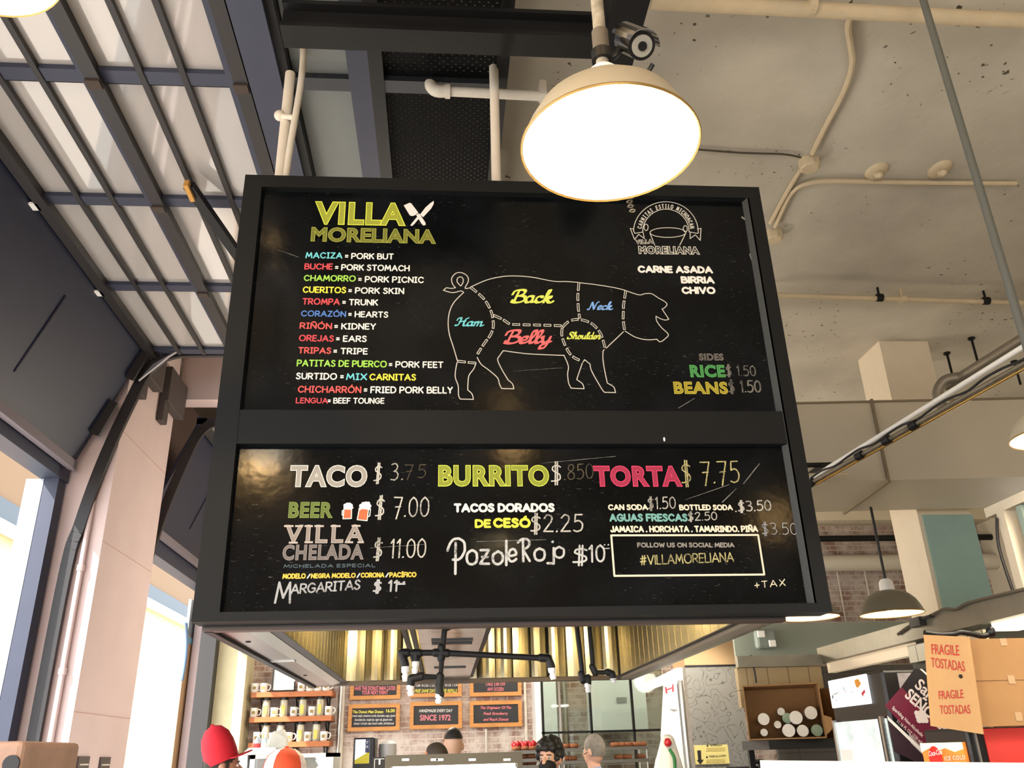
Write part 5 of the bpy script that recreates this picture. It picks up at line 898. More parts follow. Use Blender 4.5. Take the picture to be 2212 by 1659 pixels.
# ---------------------------------------------------------------- neighbouring stall on the right
CX, CY0, CY1, CZ0, CZ1 = 2.85, 2.2, 6.57, 2.20, 2.30
LEDM = mat('ledge_steel', (150, 146, 132), .45, .6, var=.1)
t = thing('stall_canopy', 'steel edge of the neighbouring stall canopy with strip lighting and tiles', 'canopy', (3.5, 5, CZ0)); m = MB(); m.box(CX, CY0, CZ0+.02, CX+.06, CY1, CZ1); obj('ledge', m, LEDM, t); m = MB(); m.box(2.2, CY1-.06, CZ0, CX, CY1, CZ1-.02); obj('ledge', m, LEDM, t)
m = MB(); m.box(2.2, CY1-.02, CZ0-.28, CX, CY1+.04, CZ0); obj('tile_band', m, mat_tiles('stall_tiles', (196, 172, 128), (140, 118, 84), .16, .16), t)
m = MB(); m.box(CX+.06, CY0, CZ0-.02, CX+.2, 4.45, CZ0+.06); obj('strip_light', m, mat('strip_glow', (255, 246, 222), .5, emit=3.2, ecol=(255, 240, 205)), t); m = MB(); m.box(CX+.06, 5.35, CZ0-.05, CX+.12, CY1, CZ0+.03); obj('strip_light', m, mat('strip_dull', (236, 214, 180), .5, emit=.45), t)
m = MB(); m.box(CX+.03, 4.5, CZ0-.10, CX+.06, 5.3, CZ0); obj('checker_tiles', m, mat_tiles('checker', (214, 206, 176), (60, 52, 40), .14, .2), t); m = MB(); m.box(CX+.07, 4.4, CZ0-.38, CX+.1, 5.35, CZ0-.09); obj('dark_panel', m, mat('dark_ribbed', (62, 60, 52), .6), t)
m = MB(); m.box(CX, CY0, CZ1, 4.6, CY1, CZ1+.03); obj('roof_sheet', m, LEDM, t); m = MB(); m.box(4.55, CY0, 0, 4.6, CY1, CZ1); obj('back_wall', m, mat_tiles('white_tiles', (206, 200, 184), (150, 142, 126), .15, .15), t)
m = MB(); m.box(2.66, CY1+.6, 0, 4.6, CY1+.65, CZ0+.05); obj('rear_wall', m, mat_tiles('grey_tiles', (92, 87, 80), (66, 62, 56), .3, .3), t)
light('stall_strip', 'AREA', (CX+.13, 3.4, CZ0-.03), 10, (1, .93, .78), .1, (0, 0, 0), 2.2)
# cable over the ledge
P = [atX(*p, CX-.012)+Vector((0, 0, .0)) for p in ((1940, 1370), (1965, 1352), (1985, 1342), (2010, 1330), (2040, 1316), (2065, 1316), (2090, 1303), (2160, 1285), (2225, 1270))]; m = MB(); m.tube(smooth_pts(P, 4), .009, 8); cb = one('ledge_cable', m, mat('flex', (96, 88, 74), .6), 'flexible cable lying over the steel ledge of the neighbouring stall', 'cable', smooth=True)
q = P[2]; m = MB(); m.box(q.x-.03, q.y-.06, q.z-.03, q.x+.03, q.y+.06, q.z+.02); m.box(q.x-.02, q.y-.16, q.z+.0, q.x+.02, q.y-.06, q.z+.015); obj('clamp', m, BLACKP, cb)
# cream post frame over the ledge
t = thing('post_frame', 'cream painted post frame standing on the stall canopy at the edge of the picture', 'frame', (2.9, 3.8, CZ1)); m = MB(); y = 3.85; a = atX(2180, 1108, CX+.05)
m.box(CX, a.y-.03, CZ1+.03, CX+.06, a.y+.03, a.z+.03); obj('post', m, PAINTC, t); m = MB(); m.beam((CX+.03, a.y+.12, a.z+.03), (CX+.03, 2.3, a.z+.03), .06, .05); obj('top_rail', m, PAINTC, t); m = MB(); m.box(CX+.005, a.y-.16, CZ1+.03, CX+.04, a.y-.12, a.z); obj('post', m, mat('post_green', (132, 150, 140), .7), t); m = MB(); m.tube(smooth_pts([(CX-.01, a.y+.04, CZ1+.02), (CX-.012, a.y+.06, CZ1+.25), (CX-.01, a.y+.02, a.z-.02)], 4), .008); obj('cable', m, BARM, t)
# shelf with carton of cups
sy = 6.0; a = atY(1605, 1600, sy); b = atY(1800, 1618, sy); SZ = a.z
t = thing('stall_shelf', 'black shelf of the neighbouring stall carrying the carton of cups', 'shelf', ((a.x+b.x)/2, 6.2, SZ-.06)); m = MB(); m.box(2.15, sy-.05, SZ-.06, 3.1, sy+.5, SZ); obj('board', m, BLACKP, t)
for x in (2.18, 3.05): m = MB(); m.box(x-.02, sy+.40, 0, x+.02, sy+.44, SZ-.06); obj('leg', m, BLACKP, t)
c0 = atY(1618, 1597, sy); c1 = atY(1752, 1478, sy); x0, x1, z0, z1 = c0.x, atY(1765, 1597, sy).x, SZ+.001, c1.z; DARKC = mat('carton_inside', (120, 86, 52), .9)
CARD = mat('carton_brown', (164, 122, 76), .9, var=.06)
CM = Matrix.Translation((x0, sy, 0)) @ Matrix.Rotation(math.radians(-19), 4, 'Z') @ Matrix.Translation((-x0, -sy, 0))
x1 += .03
t = thing('cup_carton', 'open brown carton lying on its side, full of stacked cups', 'carton', ((x0+x1)/2, sy+.2, z0))
for bx, nm in (((x0, sy, z0, x1, sy+.5, z0+.008), 'bottom'), ((x0, sy, z1-.008, x1, sy+.5, z1), 'top'), ((x0, sy, z0, x0+.008, sy+.5, z1), 'side'), ((x1-.008, sy, z0, x1, sy+.5, z1), 'side'), ((x0, sy+.41, z0, x1, sy+.5, z1), 'back')): obj('panel_'+nm, MB(CM).box(*bx), CARD, t)
m = MB(CM); m.prism([(x1, sy, z0+.02), (x1+.035, sy-.03, z0+.05), (x1+.045, sy-.035, z0+.12), (x1, sy, z0+.14)], (0, -.008, 0)); obj('torn_flap', m, CARD, t)
CUPW = mat('paper_cup', (236, 228, 212), .6); CUPG = mat('green_cup', (150, 170, 140), .6, var=.3, vscale=18)
C4 = K(1400, 1320, .20436)
for i, (px, py, r, yo, mm, dn) in enumerate(((1185, 1145, 58, .05, CUPW, 'tan stack mouth by the carton wall'), (1300, 1070, 38, .16, CUPW, 'small stack mouth at the upper row'), (1288, 1205, 36, .12, CUPW, 'small stack mouth in the middle'), (1185, 1285, 36, .06, CUPW, 'small stack mouth in the lower corner'), (1448, 1265, 62, .02, CUPW, 'brightest stack mouth in the bottom row'), (1574, 1272, 56, .04, CUPW, 'white stack mouth beside the green stack'), (1690, 1275, 56, .08, CUPG, 'green stack at the end of the bottom row'), (1512, 1132, 64, .03, CUPW, 'white stack mouth in the centre'), (1640, 1085, 62, .06, CUPW, 'big stack mouth at the top'), (1392, 1138, 50, .10, CUPG, 'green stack in the centre'))):
    r *= .00066; q = atY(*C4(px, py), sy+yo); c = Vector((min(max(q.x, x0+.012+r), x1-.012-r), sy+yo, max(q.z, z0+.012+r))); t = thing('cup_stack', 'stack of paper cups in the carton, '+dn, 'cups', CM @ (c-Vector((0, 0, r))), 'cup stacks in the carton'); m = MB(CM); m.cyl(c+Vector((0, .004, 0)), c+Vector((0, .40, 0)), r*.96, r*.9, 20); bb = obj('cups', m, mm, t, True); m = MB(CM); m.cyl(c, c+Vector((0, .01, 0)), r, r, 20); obj('rim', m, mm, t, True)
m = MB(); m.box(x1+.14, sy-.02, SZ+.001, x1+.48, sy+.4, z1-.02); one('closed_carton', m, CARD, 'brown carton in shadow between the cup carton and the lit fridge', 'carton')
CARD = MATS['cardboard']
# drinks fridge with lit header
X = 2.05; f0 = 4.05; f1 = 4.65; ftop = atY(1900, 1447, f0).z; fx1 = 2.75
t = thing('drinks_fridge', 'tall black drinks fridge with a lit white header and a wine-red side poster', 'fridge', ((X+fx1)/2, 4.35, 0)); m = MB(); m.box(X, f0, 0, fx1, f1, ftop, .012); obj('cabinet', m, BLACKP, t)
def fx(px, py, o=.0): return atX(px, py, X-o)
def fpoly(pts, o): return [fx(*p, o) for p in pts]
m = MB(); P = fpoly(((1787, 1471), (1868, 1456), (1880, 1520), (1798, 1530)), .012); ys = sorted(p.y for p in P); zs = sorted(p.z for p in P); hy0, hy1, hz0, hz1 = (ys[0]+ys[1])/2, (ys[2]+ys[3])/2, (zs[0]+zs[1])/2, (zs[2]+zs[3])/2
m.box(X-.012, hy0, hz0, X, hy1, hz1, .004); hd = obj('lit_header', m, mat('fridge_header', (250, 250, 250), .4, emit=1.3), t)
def hp_(u, v): return Vector((X-.014, hy1+(hy0-hy1)*u, hz1+(hz0-hz1)*v))
for pts, col in (([(.72, .15), (.83, .12), (.88, .3), (.8, .42), (.74, .40)], (240, 160, 60)), ([(.84, .62), (.94, .5), (.94, .62), (.9, .66), (.86, .76)], (206, 60, 64)), ([(.06, .55), (.1, .52), (.1, .66), (.07, .68)], (110, 110, 104)), ([(.12, .5), (.26, .46), (.26, .5), (.12, .55)], (190, 190, 180)), ([(.4, .3), (.42, .3), (.44, .45), (.42, .46)], (120, 180, 170)), ([(.42, .48), (.48, .46), (.48, .49), (.42, .51)], (236, 180, 120)), ([(.6, .52), (.63, .5), (.63, .57)], (100, 120, 200)), ([(.15, .72), (.18, .72), (.17, .8)], (120, 90, 110))):
    m = MB(); m.poly([hp_(*p) for p in pts]); obj('header_print', m, mat('print_%d_%d_%d' % col, col, .6), hd)
m = MB(); m.box(X-.02, f0+.03, .2, X, f1-.03, hz0-.07); dr = obj('door', m, mat('fridge_glass', (206, 218, 216), .15, emit=.55, var=.3, vscale=9), t)
for y in (f0+.03, f1-.05): m = MB(); m.box(X-.03, y, .2, X-.012, y+.02, hz0-.06); obj('door_edge', m, STEEL, dr)
m = MB(); m.box(X-.028, f0+.06, .2, X-.014, f0+.065, hz0-.06); obj('gasket', m, BLACKP, dr)
for k in range(4): z = hz0-.25-.14*k; m = MB(); m.box(X-.024, f0+.40, z, X-.019, f0+.53, z+.05); obj('label_card', m, WHITEP, dr)
# side poster (facing the aisle)
YP = f0-.004
def sp_(px, py): return atY(px, py, YP)
def spoly(pts, o=0): return [sp_(*p)+Vector((0, -o, 0)) for p in pts]
a = sp_(1897, 1450); m = MB(); m.box(X+.075, YP, .2, fx1-.02, f0, a.z-.01); ps = obj('side_poster', m, mat('poster_ice', (178, 172, 172), .5, var=.35, vscale=7), t, label='wine-red and black drink poster')
F5 = K(1762, 1320, .20436)
def pp(pts, m_, nm, o=.002): m = MB(); m.poly(spoly([F5(*p) for p in pts], o)); return obj(nm, m, m_, ps)
pp([(1040, 610), (1400, 610), (1400, 1350), (905, 800)], mat('poster_black', (24, 20, 26), .5), 'black_band'); pp([(905, 800), (1400, 1300), (1400, 1600), (1260, 1600), (730, 1000)], mat('poster_wine', (104, 24, 52), .5, var=.25, vscale=5), 'wine_band'); pp([(752, 1105), (1300, 1620), (1262, 1640), (760, 1150)], WHITEP, 'white_band', .003); pp([(760, 1160), (1262, 1650), (1200, 1660), (830, 1490)], mat('poster_plum', (52, 34, 44), .5), 'plum_band'); pp([(1095, 612), (1120, 612), (1400, 860), (1400, 890)], WHITEP, 'white_stripe', .003)
def slant(txt, p0, p1, h, m_, bold=.02, shear=0):
    A = sp_(*F5(*p0)); B = sp_(*F5(*p1)); d = (B-A).normalized(); up = Vector((-d.z, 0, d.x))
    return obj('lettering', put(txt, F5(*p0), F5(*p1), h*F5.k, sp_, (0, -.004, 0), bold, shear, up=up), m_, ps)
PW = mat('poster_white', (224, 216, 214), .6); slant('Sangria', (1035, 800), (1400, 1140), 130, PW, .02); slant('SEÑORIAL', (930, 905), (1420, 1360), 130, PW, .03); slant('Sparkling Non-Alcoholic', (800, 1030), (1120, 1335), 38, PW, .02); slant('11.16 FL OZ (330 ml)', (850, 1175), (1110, 1410), 38, PW, .01)
m = MB(); 
for k in range(9): q = sp_(*F5(1065+35*(k % 3)+12*(k//3), 1080+38*(k//3))); m.cyl(q+Vector((0, -.004-.0002*k, 0)), q+Vector((0, -.0005, 0)), .012, .012, 12)
obj('grape_mark', m, PW, ps); m = MB(); line(m, [F5(1000, 945), F5(1310, 1215)], sp_, (0, -.003, 0), .003); obj('underline', m, PW, ps)
# small cooler at the front with red side
g0 = 3.46; g1 = 3.78; gt = atY(2100, 1572, g0).z; t = thing('counter_cooler', 'small black counter cooler with a lit cola panel and red side', 'cooler', (2.5, 3.6, .9)); GX = 2.05
m = MB(); m.box(GX, g0, .9, 3.0, g1, gt, .008); obj('cabinet', m, BLACKP, t)
m = MB(); a = atX(2078, 1596, GX-.01); b = atX(1991, 1612, GX-.01); zt3 = (a.z+b.z)/2; m.box(GX-.012, a.y, 1.0, GX, b.y, zt3); pn = obj('lit_panel', m, mat('cola_amber', (206, 116, 44), .4, emit=.9, var=.5, vscale=9), t)
y0_, y1_ = a.y, b.y
def cx_(u, v): return Vector((GX-.016, y1_+(y0_-y1_)*u, zt3-v))
m = MB(); m.prism([cx_(0, 0), cx_(1, 0), cx_(1, .025), cx_(.8, .035), cx_(.6, .02), cx_(.4, .03), cx_(.2, .02), cx_(0, .035)], (.003, 0, 0)); obj('foam_band', m, mat('cola_foam', (250, 236, 190), .5, emit=.8), pn)
m = MB(); c = cx_(.33, .062); m.cyl(c, c-Vector((.002, 0, 0)), .05, .05, 28); obj('red_disc', m, mat('cola_red', (214, 34, 30), .5, emit=.3), pn)
def cp(px, py): return atX(px, py, GX-.02)
obj('lettering', put('Coca-Cola', (2008, 1634), (2037, 1629), 10, cp, (-.002, 0, 0), .02, .3), WHITEP, pn); obj('lettering', put('ICE COLD', (2042, 1643), (2087, 1640), 8, cp, (-.002, 0, 0), .01, 0, 1.2), WHITEP, pn)
a = atY(2121, 1574, g0); m = MB(); m.box(a.x, g0-.006, .9, 3.0, g0, gt-.005); obj('red_side', m, mat('cola_side_red', (222, 62, 54), .5), t)
m = MB(); m.box(atY(2108, 1600, g0).x-.004, g0-.008, .9, atY(2108, 1600, g0).x+.004, g0, gt); obj('edge_trim', m, STEEL, t)
m = MB(); m.box(2.0, 3.36, 0, 3.05, 4.0, .9); one('cooler_stand', m, STEEL, 'steel stand under the counter cooler', 'stand')
# fragile box
q0 = atY(1995, 1371, 3.52); q1 = atY(2092, 1376, 3.33); q2 = atY(2120, 1565, 3.33); q3 = atY(2010, 1568, 3.52)
t = thing('tostadas_box', 'open cardboard box with red fragile lettering on top of the counter cooler', 'box', (2.4, 3.6, gt)); bz = gt+.002; tz = q1.z
n_ = (q1-q0).cross(q3-q0).normalized(); n_ = n_ if n_.y < 0 else -n_; q3.z = max(q3.z, gt+.004); q2 = q1+(q3-q0)+(q1-q0)*.10
m = MB(); m.prism([q0, q1, q2, q3], -n_*.006); fp_ = obj('printed_flap', m, CARD, t, label='light printed flap')
RX1 = 2.9
m = MB(); m.box(q1.x+.002, 3.400, bz, RX1, 3.406, tz); obj('front_panel', m, mat('cardboard_shade', (176, 132, 84), .9, var=.05), t); m = MB(); m.box(2.38, 3.80, bz, RX1, 3.806, tz); obj('rear_panel', m, CARD, t); m = MB(); m.box(RX1-.006, 3.406, bz, RX1, 3.8, tz); obj('end_panel', m, CARD, t); m = MB(); m.box(2.38, 3.47, bz, RX1-.01, 3.8, bz+.006); obj('bottom_panel', m, CARD, t)  # front panel uses cardboard darkened in colour as the box's shaded side
m = MB(); m.prism([(q1.x+.006, 3.406, tz), (2.375, 3.80, tz), (2.375, 3.80, bz), (q1.x+.03, 3.406, bz)], (.006, 0, 0)); obj('inner_side', m, CARD, t)
zc = atY(2150, 1470, 3.40).z; m = MB(); m.box(q1.x+.02, 3.398, zc-.001, RX1, 3.401, zc+.001); obj('crease', m, mat('crease', (120, 88, 54), .9), t)
for px, py in ((2167, 1386), (2184, 1468), (2200, 1548)): q = atY(px, py, 3.40); m = MB(); m.box(q.x-.014, 3.397, q.z-.016, q.x+.014, 3.401, min(q.z+.016, tz)); obj('tape_patch', m, mat('tape_patch', (196, 160, 118), .4), t)
REDI = mat('stamp_red', (186, 52, 46), .8)
def flap(px, py):
    d = ray(px, py); k = (q0-CAM).dot(n_)/d.dot(n_); return CAM+d*k
for tt, a, b, h in (('FRAGILE', F5(1232, 455), F5(1525, 472), 105), ('TOSTADAS', F5(1228, 592), F5(1583, 640), 100), ('FRAGILE', F5(1308, 935), F5(1568, 920), 88), ('TOSTADAS', F5(1320, 1090), F5(1640, 1085), 90)):
    obj('lettering', put(tt, a, b, h*F5.k, flap, n_*.0025, .005, up=(q0-q3).normalized()), REDI, fp_)
q = flap(*F5(1540, 692)); m = MB(); m.ell(q+n_*.004, (.009, .005, .008), 8, 6); obj('slot_hole', m, BLACKP, fp_)
P = [atY(*F5(x, y), 3.64) for x, y in ((1150, 228), (1300, 250), (1450, 245), (1520, 225), (1640, 240), (1760, 265), (1820, 250))]; m = MB(); m.tube(smooth_pts(P, 4), .012); m.ell(atY(*F5(1852, 220), 3.64), (.02, .02, .024), 12, 8); one('black_bag', m, BLACKP, 'black plastic bag bunched along the top of the fragile box', 'bag', smooth=True)
# white counter guard along the bottom
t = thing('counter_guard', 'white framed counter guard across the bottom of the picture', 'counter', (2.0, 3.1, 0)); a = atY(1662, 1644, 3.05); b = atY(2230, 1657, 2.95)
m = MB(); m.beam((a.x, 3.1, a.z-.012), (b.x+.3, 3.0, b.z-.012), .12, .028); obj('top_rail', m, WHITEP, t); m = MB(); m.box(a.x, 3.06, .9, a.x+.13, 3.12, a.z-.02); obj('end_post', m, WHITEP, t); m = MB(); m.prism([(a.x+.13, 3.08, .9), (b.x+.3, 2.99, .9), (b.x+.3, 2.99, b.z-.03), (a.x+.13, 3.08, a.z-.03)], (0, .006, 0)); obj('glass', m, mat_glass('guard_glass', (200, 205, 215), .12, .1), t); m = MB(); m.box(a.x-.02, 2.9, 0, b.x+.3, 3.3, .9); obj('base', m, WHITEP, t)
light('counter_area_light', 'AREA', (2.6, 2.5, 2.6), 16, (1, .95, .86), .4, (0, 0, 0))  # bare area light above the counter, without a lamp body
# black tap on the rear wall shelf
q = atY(1640, 1648, 6.95); t = thing('black_valve', 'small black valve handle on a pipe below the stall shelf', 'valve', (q.x, 6.95, 1.45)); m = MB(); m.cyl((q.x, 6.95, 1.45), (q.x, 6.95, q.z), .014); m.ell((q.x, 6.95, q.z+.01), (.05, .03, .018), 12, 8); m.tube([(q.x-.25, 6.97, 1.5), (q.x+.2, 6.97, 1.5)], .018); obj('valve', m, BLACKP, t, True)
m = MB(); m.box(q.x-.3, 6.85, 0, q.x+.3, 7.05, 1.45); one('low_cabinet', m, mat('grey_cabinet', (110, 106, 100), .6), 'grey low cabinet under the black valve', 'cabinet')
x = atY(1657, 1630, 6.3).x; m = MB(); m.tube(smooth_pts([atY(1622, 1415, 6.52), atY(1630, 1450, 6.52), atY(1634, 1475, 6.52)], 4), .006); one('hanging_cable', m, BLACKP, 'black cable hanging behind the cup carton', 'cable', smooth=True)
# weathered box in the lower street corner
a = atY(-60, 1603, 2.6); b = atY(52, 1603, 2.6); t = thing('meter_box', 'weathered pinkish box with a dark round hole in the street corner', 'box', ((a.x+b.x)/2, 2.7, 0)); m = MB(); m.box(a.x, 2.6, 0, b.x, 3.0, a.z-.0, .015); obj('body', m, mat('weathered_box', (170, 140, 124), .8, var=.15, vscale=8), t); q = atY(25, 1650, 2.6); m = MB(); m.cyl((q.x, 2.594, q.z), (q.x, 2.602, q.z), .022); obj('hole', m, BLACKP, t)
for i, px in enumerate((175, 222)): q = atX(px, 1662, -3.0); m = MB(); m.box(-3.0, q.y-.12, q.z-.12, -2.985, q.y+.12, q.z+.10); v = one('wall_vent', m, mat('vent_brown', (74, 64, 60), .6), ('dark vent plate low on the pink pier, nearer the street', 'dark vent plate low on the pink pier, nearer the stall')[i], 'vent'); m = MB(); m.box(-2.986, q.y-.09, q.z+.03, -2.978, q.y+.09, q.z+.042); obj('slot', m, PIPEW, v)
# hook and strap on the pale wall of the far opening
P = [atX(*p, -3.2) for p in ((402, 1345), (404, 1385), (400, 1430), (393, 1470))]; m = MB(); m.tube(smooth_pts(P, 4), .018); one('hanging_strap', m, mat('blue_strap', (86, 110, 140), .7), 'blue grey strap hanging in the far opening', 'strap', smooth=True)
t = thing('far_wall_panel', 'pale peach wall panel with blue tape inside the far opening', 'panel', (-3.6, 11.6, 0)); p = atX(405, 1372, -3.62); q = atX(470, 1372, -3.62); m = MB(); m.box(-3.66, p.y, 0, -3.62, q.y, p.z); pw = obj('panel', m, PEACH, t); m = MB(); m.box(-3.615, p.y, p.z-.1, -3.61, p.y+(q.y-p.y)*.5, p.z-.02); obj('blue_tape', m, mat('blue_tape', (120, 190, 226), .6), pw); m = MB(); m.box(-3.66, p.y, p.z, -3.62, q.y+.3, p.z+.5); obj('grey_fascia', m, mat('grey_fascia', (140, 152, 158), .6), t)
# ---------------------------------------------------------------- people
SKIN = lambda n, c: mat('skin_'+n, c, .55)
def person(lab, px, py, Y, yaw, skin, shirt, hair=None, lean=0, extra=None, H=None, hs=1.0, build=1.0):
    top = atY(px, py, Y); H = H or top.z; X0 = top.x; M_ = Matrix.Translation((X0, Y, 0)) @ Matrix.Rotation(math.radians(yaw), 4, 'Z')
    t = thing('person', lab, 'person', (X0, Y, 0)); hh = H/7.4*hs; hc = Vector((0, 0, H-hh*.52)); s_ = H/1.75; k = build
    m = MB(M_)
    m.limb([((0, -.015, H*.70), .075*s_), ((0, .0, H*.84), .058*s_), ((0, .02, H-hh*.75), .052*s_)])                # neck
    m.ell(hc+Vector((0, -.005, .01)), (.074*s_*hs, .096*s_*hs, hh*.50), 24, 16); m.ell(hc+Vector((0, .03, -hh*.2)), (.058*s_*hs, .066*s_*hs, hh*.31), 20, 12)
    m.limb([(hc+Vector((0, .088*s_, .0)), .012), (hc+Vector((0, .112*s_, -hh*.13)), .017)]); m.ell(hc+Vector((0, .092*s_, -hh*.25)), (.026, .014, .009), 10, 6)
    for sx in (-1, 1): m.ell(hc+Vector((sx*.078*s_*hs, -.012, -hh*.06)), (.011, .022, .034), 10, 8)
    m.limb([((0, 0, H*.54), .135*s_*k), ((0, 0, H*.63), .125*s_*k), ((0, .0, H*.72), .145*s_*k), ((0, -.01, H*.79), .10*s_*k)])
    for sx in (-1, 1):
        sh = Vector((sx*.185*s_*k, -.005, H*.805)); el = Vector((sx*.235*s_*k, .02, H*.63)); wr = Vector((sx*.215*s_*k, .17, H*.53))
        m.limb([(Vector((sx*.06, 0, H*.80)), .075*s_), (sh, .062*s_), (el, .043*s_), (wr, .027*s_)])
        hd_ = wr+Vector((0, .075, -.02)); m.limb([(wr, .028), (hd_, .034)])
        for f_ in range(4):
            b0 = hd_+Vector(((f_-1.5)*.019, .03, 0)); L = (.07, .08, .075, .06)[f_]; m.limb([(b0, .0095), (b0+Vector((0, L*.55, -.012)), .009), (b0+Vector((0, L, -.035)), .008)], 8)
        b0 = hd_+Vector((-sx*.03, -.01, 0)); m.limb([(b0, .011), (b0+Vector((-sx*.035, .035, -.01)), .0095)], 8)
        m.limb([((sx*.085*s_, 0, H*.53), .095*s_), ((sx*.095*s_, .01, H*.285), .058*s_), ((sx*.095*s_, -.015, H*.05), .036*s_)]); m.limb([((sx*.095*s_, -.02, .05), .042), ((sx*.105*s_, .15, .035), .034)])
    obj('body', m, skin, t, True, mods=.0085)
    m = MB(M_); m.limb([((0, 0, H*.53), .15*s_*k), ((0, 0, H*.63), .14*s_*k), ((0, .0, H*.72), .16*s_*k), ((0, -.01, H*.795), .108*s_*k)]); m.limb([((0, -.01, H*.80), .085*s_), ((0, -.005, H*.828), .072*s_)])
    for sx in (-1, 1): m.limb([(Vector((sx*.05, 0, H*.795)), .09*s_), (Vector((sx*.185*s_*k, -.005, H*.802)), .074*s_), (Vector((sx*.225*s_*k, .012, H*.67)), .062*s_)])
    obj('shirt', m, shirt, t, True, mods=.014)
    m = MB(M_)
    for sx in (-1, 1): m.limb([((sx*.07*s_, 0, H*.535), .13*s_), ((sx*.09*s_, 0, H*.47), .105*s_), ((sx*.095*s_, .01, H*.285), .07*s_), ((sx*.095*s_, -.015, H*.07), .055*s_)])
    obj('trousers', m, mat('dark_trousers', (38, 42, 54), .8), t, True, mods=.016)
    if hair:
        kind, hm = hair; m = MB(M_); rr = random.Random(int(px))
        if kind == 'curly':
            for i in range(110):
                a = rr.uniform(0, 2*math.pi); b = rr.uniform(-.25, 1); v = Vector((math.cos(a)*math.sqrt(1-b*b)*.092, math.sin(a)*math.sqrt(1-b*b)*.108-.012, b*hh*.52+.025))
                if v.y > .05 and v.z < .055: continue
                m.ell(hc+v, rr.uniform(.016, .028), 8, 6)
            m.ell(hc+Vector((0, -.02, .03)), (.085, .10, hh*.5)); mods = .007
        else:
            vs0 = len(m.b.verts); m.ell(hc+Vector((0, -.010, .016)), (.080*s_*hs, .102*s_*hs, hh*.505), 32, 24)
            cut = {'short': (.05, -.01), 'fade': (.062, .035), 'buzz': (.045, .0)}[kind]; m.b.verts.ensure_lookup_table(); inv = M_.inverted(); kill = []
            for v in m.b.verts:
                p = inv @ v.co - hc
                lim = cut[1]+max(0, p.y+.02)*.95 if kind != 'short' else (-.055 if p.y < .0 else -.055+p.y*1.4)
                if p.z < lim: kill.append(v)
            bmesh.ops.delete(m.b, geom=kill, context='VERTS'); mods = None
        obj('hair', m, hm, t, True, mods=mods)
    EYW = mat('eye_white', (232, 228, 222), .3); EYD = mat('eye_dark', (36, 26, 22), .2)
    for sx in (-1, 1):
        e = hc+Vector((sx*.032*s_, .080*s_, .0)); m = MB(M_); m.ell(e, (.013, .011, .009), 12, 8); ey = obj('eye', m, EYW, t, True); m = MB(M_); m.ell(e+Vector((0, .009, 0)), (.006, .004, .006), 10, 6); obj('iris', m, EYD, ey, True)
        m = MB(M_); m.limb([(e+Vector((-.016, .008, .02)), .0042), (e+Vector((.016, .008, .022)), .0042)], 6); obj('eyebrow', m, (hair[1] if hair else EYD), t, True)
    m = MB(M_); m.ell(hc+Vector((0, .098*s_, -hh*.25)), (.023, .006, .007), 12, 6); obj('lips', m, mat('lips', (168, 96, 88), .5), t, True)
    return t, M_, hc, hh, s_
HB = mat('hair_black', (22, 19, 18), .6); HG = mat('hair_grey', (120, 112, 102), .7, var=.25, vscale=30); HD = mat('hair_dark', (48, 38, 32), .7)
person('man with a black fade haircut seen from behind the display case', 979, 1574, 8.0, 8, SKIN('fair', (218, 176, 150)), mat('shirt_white', (220, 218, 214), .8), ('fade', HB))
person('man with a shaved head bending behind the display case', 940, 1606, 7.1, 60, SKIN('brown', (176, 112, 76)), mat('shirt_dark', (52, 50, 52), .8), ('buzz', HD))
t, M_, hc, hh, s_ = person('person with curly black hair and a black face mask', 1186, 1599, 6.9, 150, SKIN('warm', (222, 172, 144)), mat('shirt_rose', (196, 104, 106), .8), ('curly', HB))
m = MB(M_); m.ell(hc+Vector((0, .048, -hh*.24)), (.066, .078, hh*.23), 20, 14); obj('face_mask', m, mat('mask_black', (18, 18, 20), .8), t, True, mods=.006)
for sx in (-1, 1): m = MB(M_); m.tube([hc+Vector((sx*.06, .06, -hh*.12)), hc+Vector((sx*.083, .0, -hh*.05))], .003, 6); obj('mask_loop', m, MATS['mask_black'], t, True)
m = MB(M_); m.limb([((0, -.01, hc.z-hh*.62), .083), ((0, .0, hc.z-hh*.72), .092)]); obj('collar', m, BLACKP, t, True, mods=.012)
t, M_, hc, hh, s_ = person('grey-haired man in a pale blue shirt turned away behind the glass guard', 1281, 1588, 8.0, 42, SKIN('tan', (206, 158, 130)), mat('shirt_blue', (142, 160, 200), .8), ('short', HG))
m = MB(M_); m.tube([hc+Vector((-.06, .075, -.03)), hc+Vector((-.085, .0, -.01))], .003, 6); obj('mask_loop', m, BLACKP, t, True)
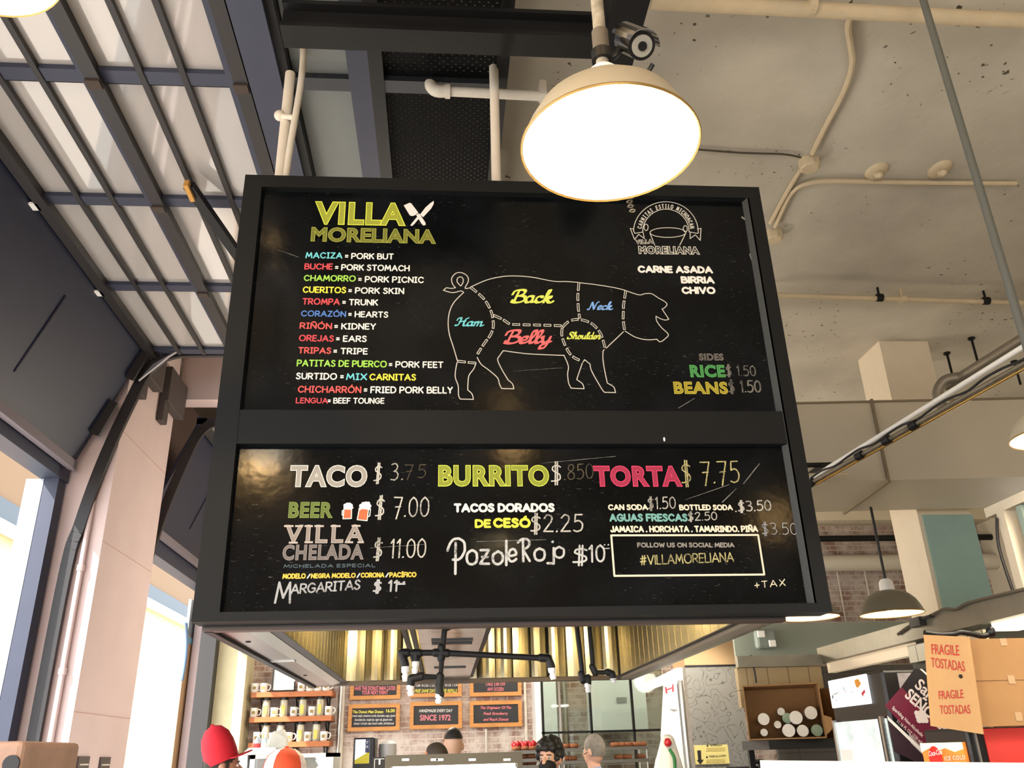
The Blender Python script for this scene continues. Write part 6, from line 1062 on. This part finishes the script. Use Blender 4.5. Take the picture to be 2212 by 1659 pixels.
def cap(t, M_, hc, hh, mcrown, mbrim, tall, tilt, panel=None):
    R_ = M_ @ Matrix.Translation(hc+Vector((0, 0, hh*.12))) @ Matrix.Rotation(math.radians(tilt), 4, 'X'); m = MB(R_); k = tall
    m.lathe([(.098, -.015), (.100, .03), (.096, .06*k), (.082, .095*k), (.05, .122*k), (.015, .132*k), (0, .133*k)], (0, 0, 0), 32); cr = obj('cap_crown', m, mcrown, t, True)
    m = MB(R_); m.ell((0, 0, .134*k), (.012, .012, .008), 10, 6); obj('cap_button', m, mbrim, cr, True)
    m = MB(R_); P = [(.095*math.cos(math.radians(a)), .095*math.sin(math.radians(a))) for a in range(20, 161, 10)]; Q = [(.115*math.cos(math.radians(a)), .095*math.sin(math.radians(a))+.085*math.sin(math.radians(a))) for a in range(160, 19, -10)]
    m.prism([(x, y, -.008-.6*x*x-.1*y) for x, y in P+Q], (0, 0, .006)); obj('cap_brim', m, mbrim, t, True)
    if panel:
        for j, a in enumerate((70, 130, 250, 310)):
            m = MB(R_)
            for (r0, z0), (r1, z1) in zip([(.1012, 0), (.1012, .03), (.0972, .06*k), (.0832, .095*k), (.051, .123*k)], [(.1012, .03), (.0972, .06*k), (.0832, .095*k), (.051, .123*k), (.012, .1345*k)]):
                for s2 in range(4): a0 = math.radians(a+s2*10); a1 = math.radians(a+s2*10+10); m.poly([(r0*math.cos(a0), r0*math.sin(a0), z0), (r0*math.cos(a1), r0*math.sin(a1), z0), (r1*math.cos(a1), r1*math.sin(a1), z1), (r1*math.cos(a0), r1*math.sin(a0), z1)])
            obj('cap_panel', m, panel, cr, True)
REDF = mat('cap_red', (206, 30, 48), .8, var=.12, vscale=8)
t, M_, hc, hh, s_ = person('person in a tall red cap and red top, head bowed toward the stall', 486, 1606, 5.7, -70, SKIN('shade', (190, 140, 116)), mat('shirt_red', (206, 36, 50), .8), ('short', HD))
cap(t, M_, hc+Vector((0, -.01, .01)), hh, REDF, REDF, 1.5, 22)
t, M_, hc, hh, s_ = person('person in an orange and white panelled cap facing the street', 616, 1635, 4.5, 78, SKIN('shade2', (196, 150, 124)), mat('shirt_red', (206, 36, 50), .8), ('short', HD))
cap(t, M_, hc+Vector((0, 0, .01)), hh, mat('cap_orange', (224, 84, 46), .8), MATS['cap_orange'], .9, 2, mat('cap_white', (240, 226, 224), .8))
bpy.data.objects.remove(_co)
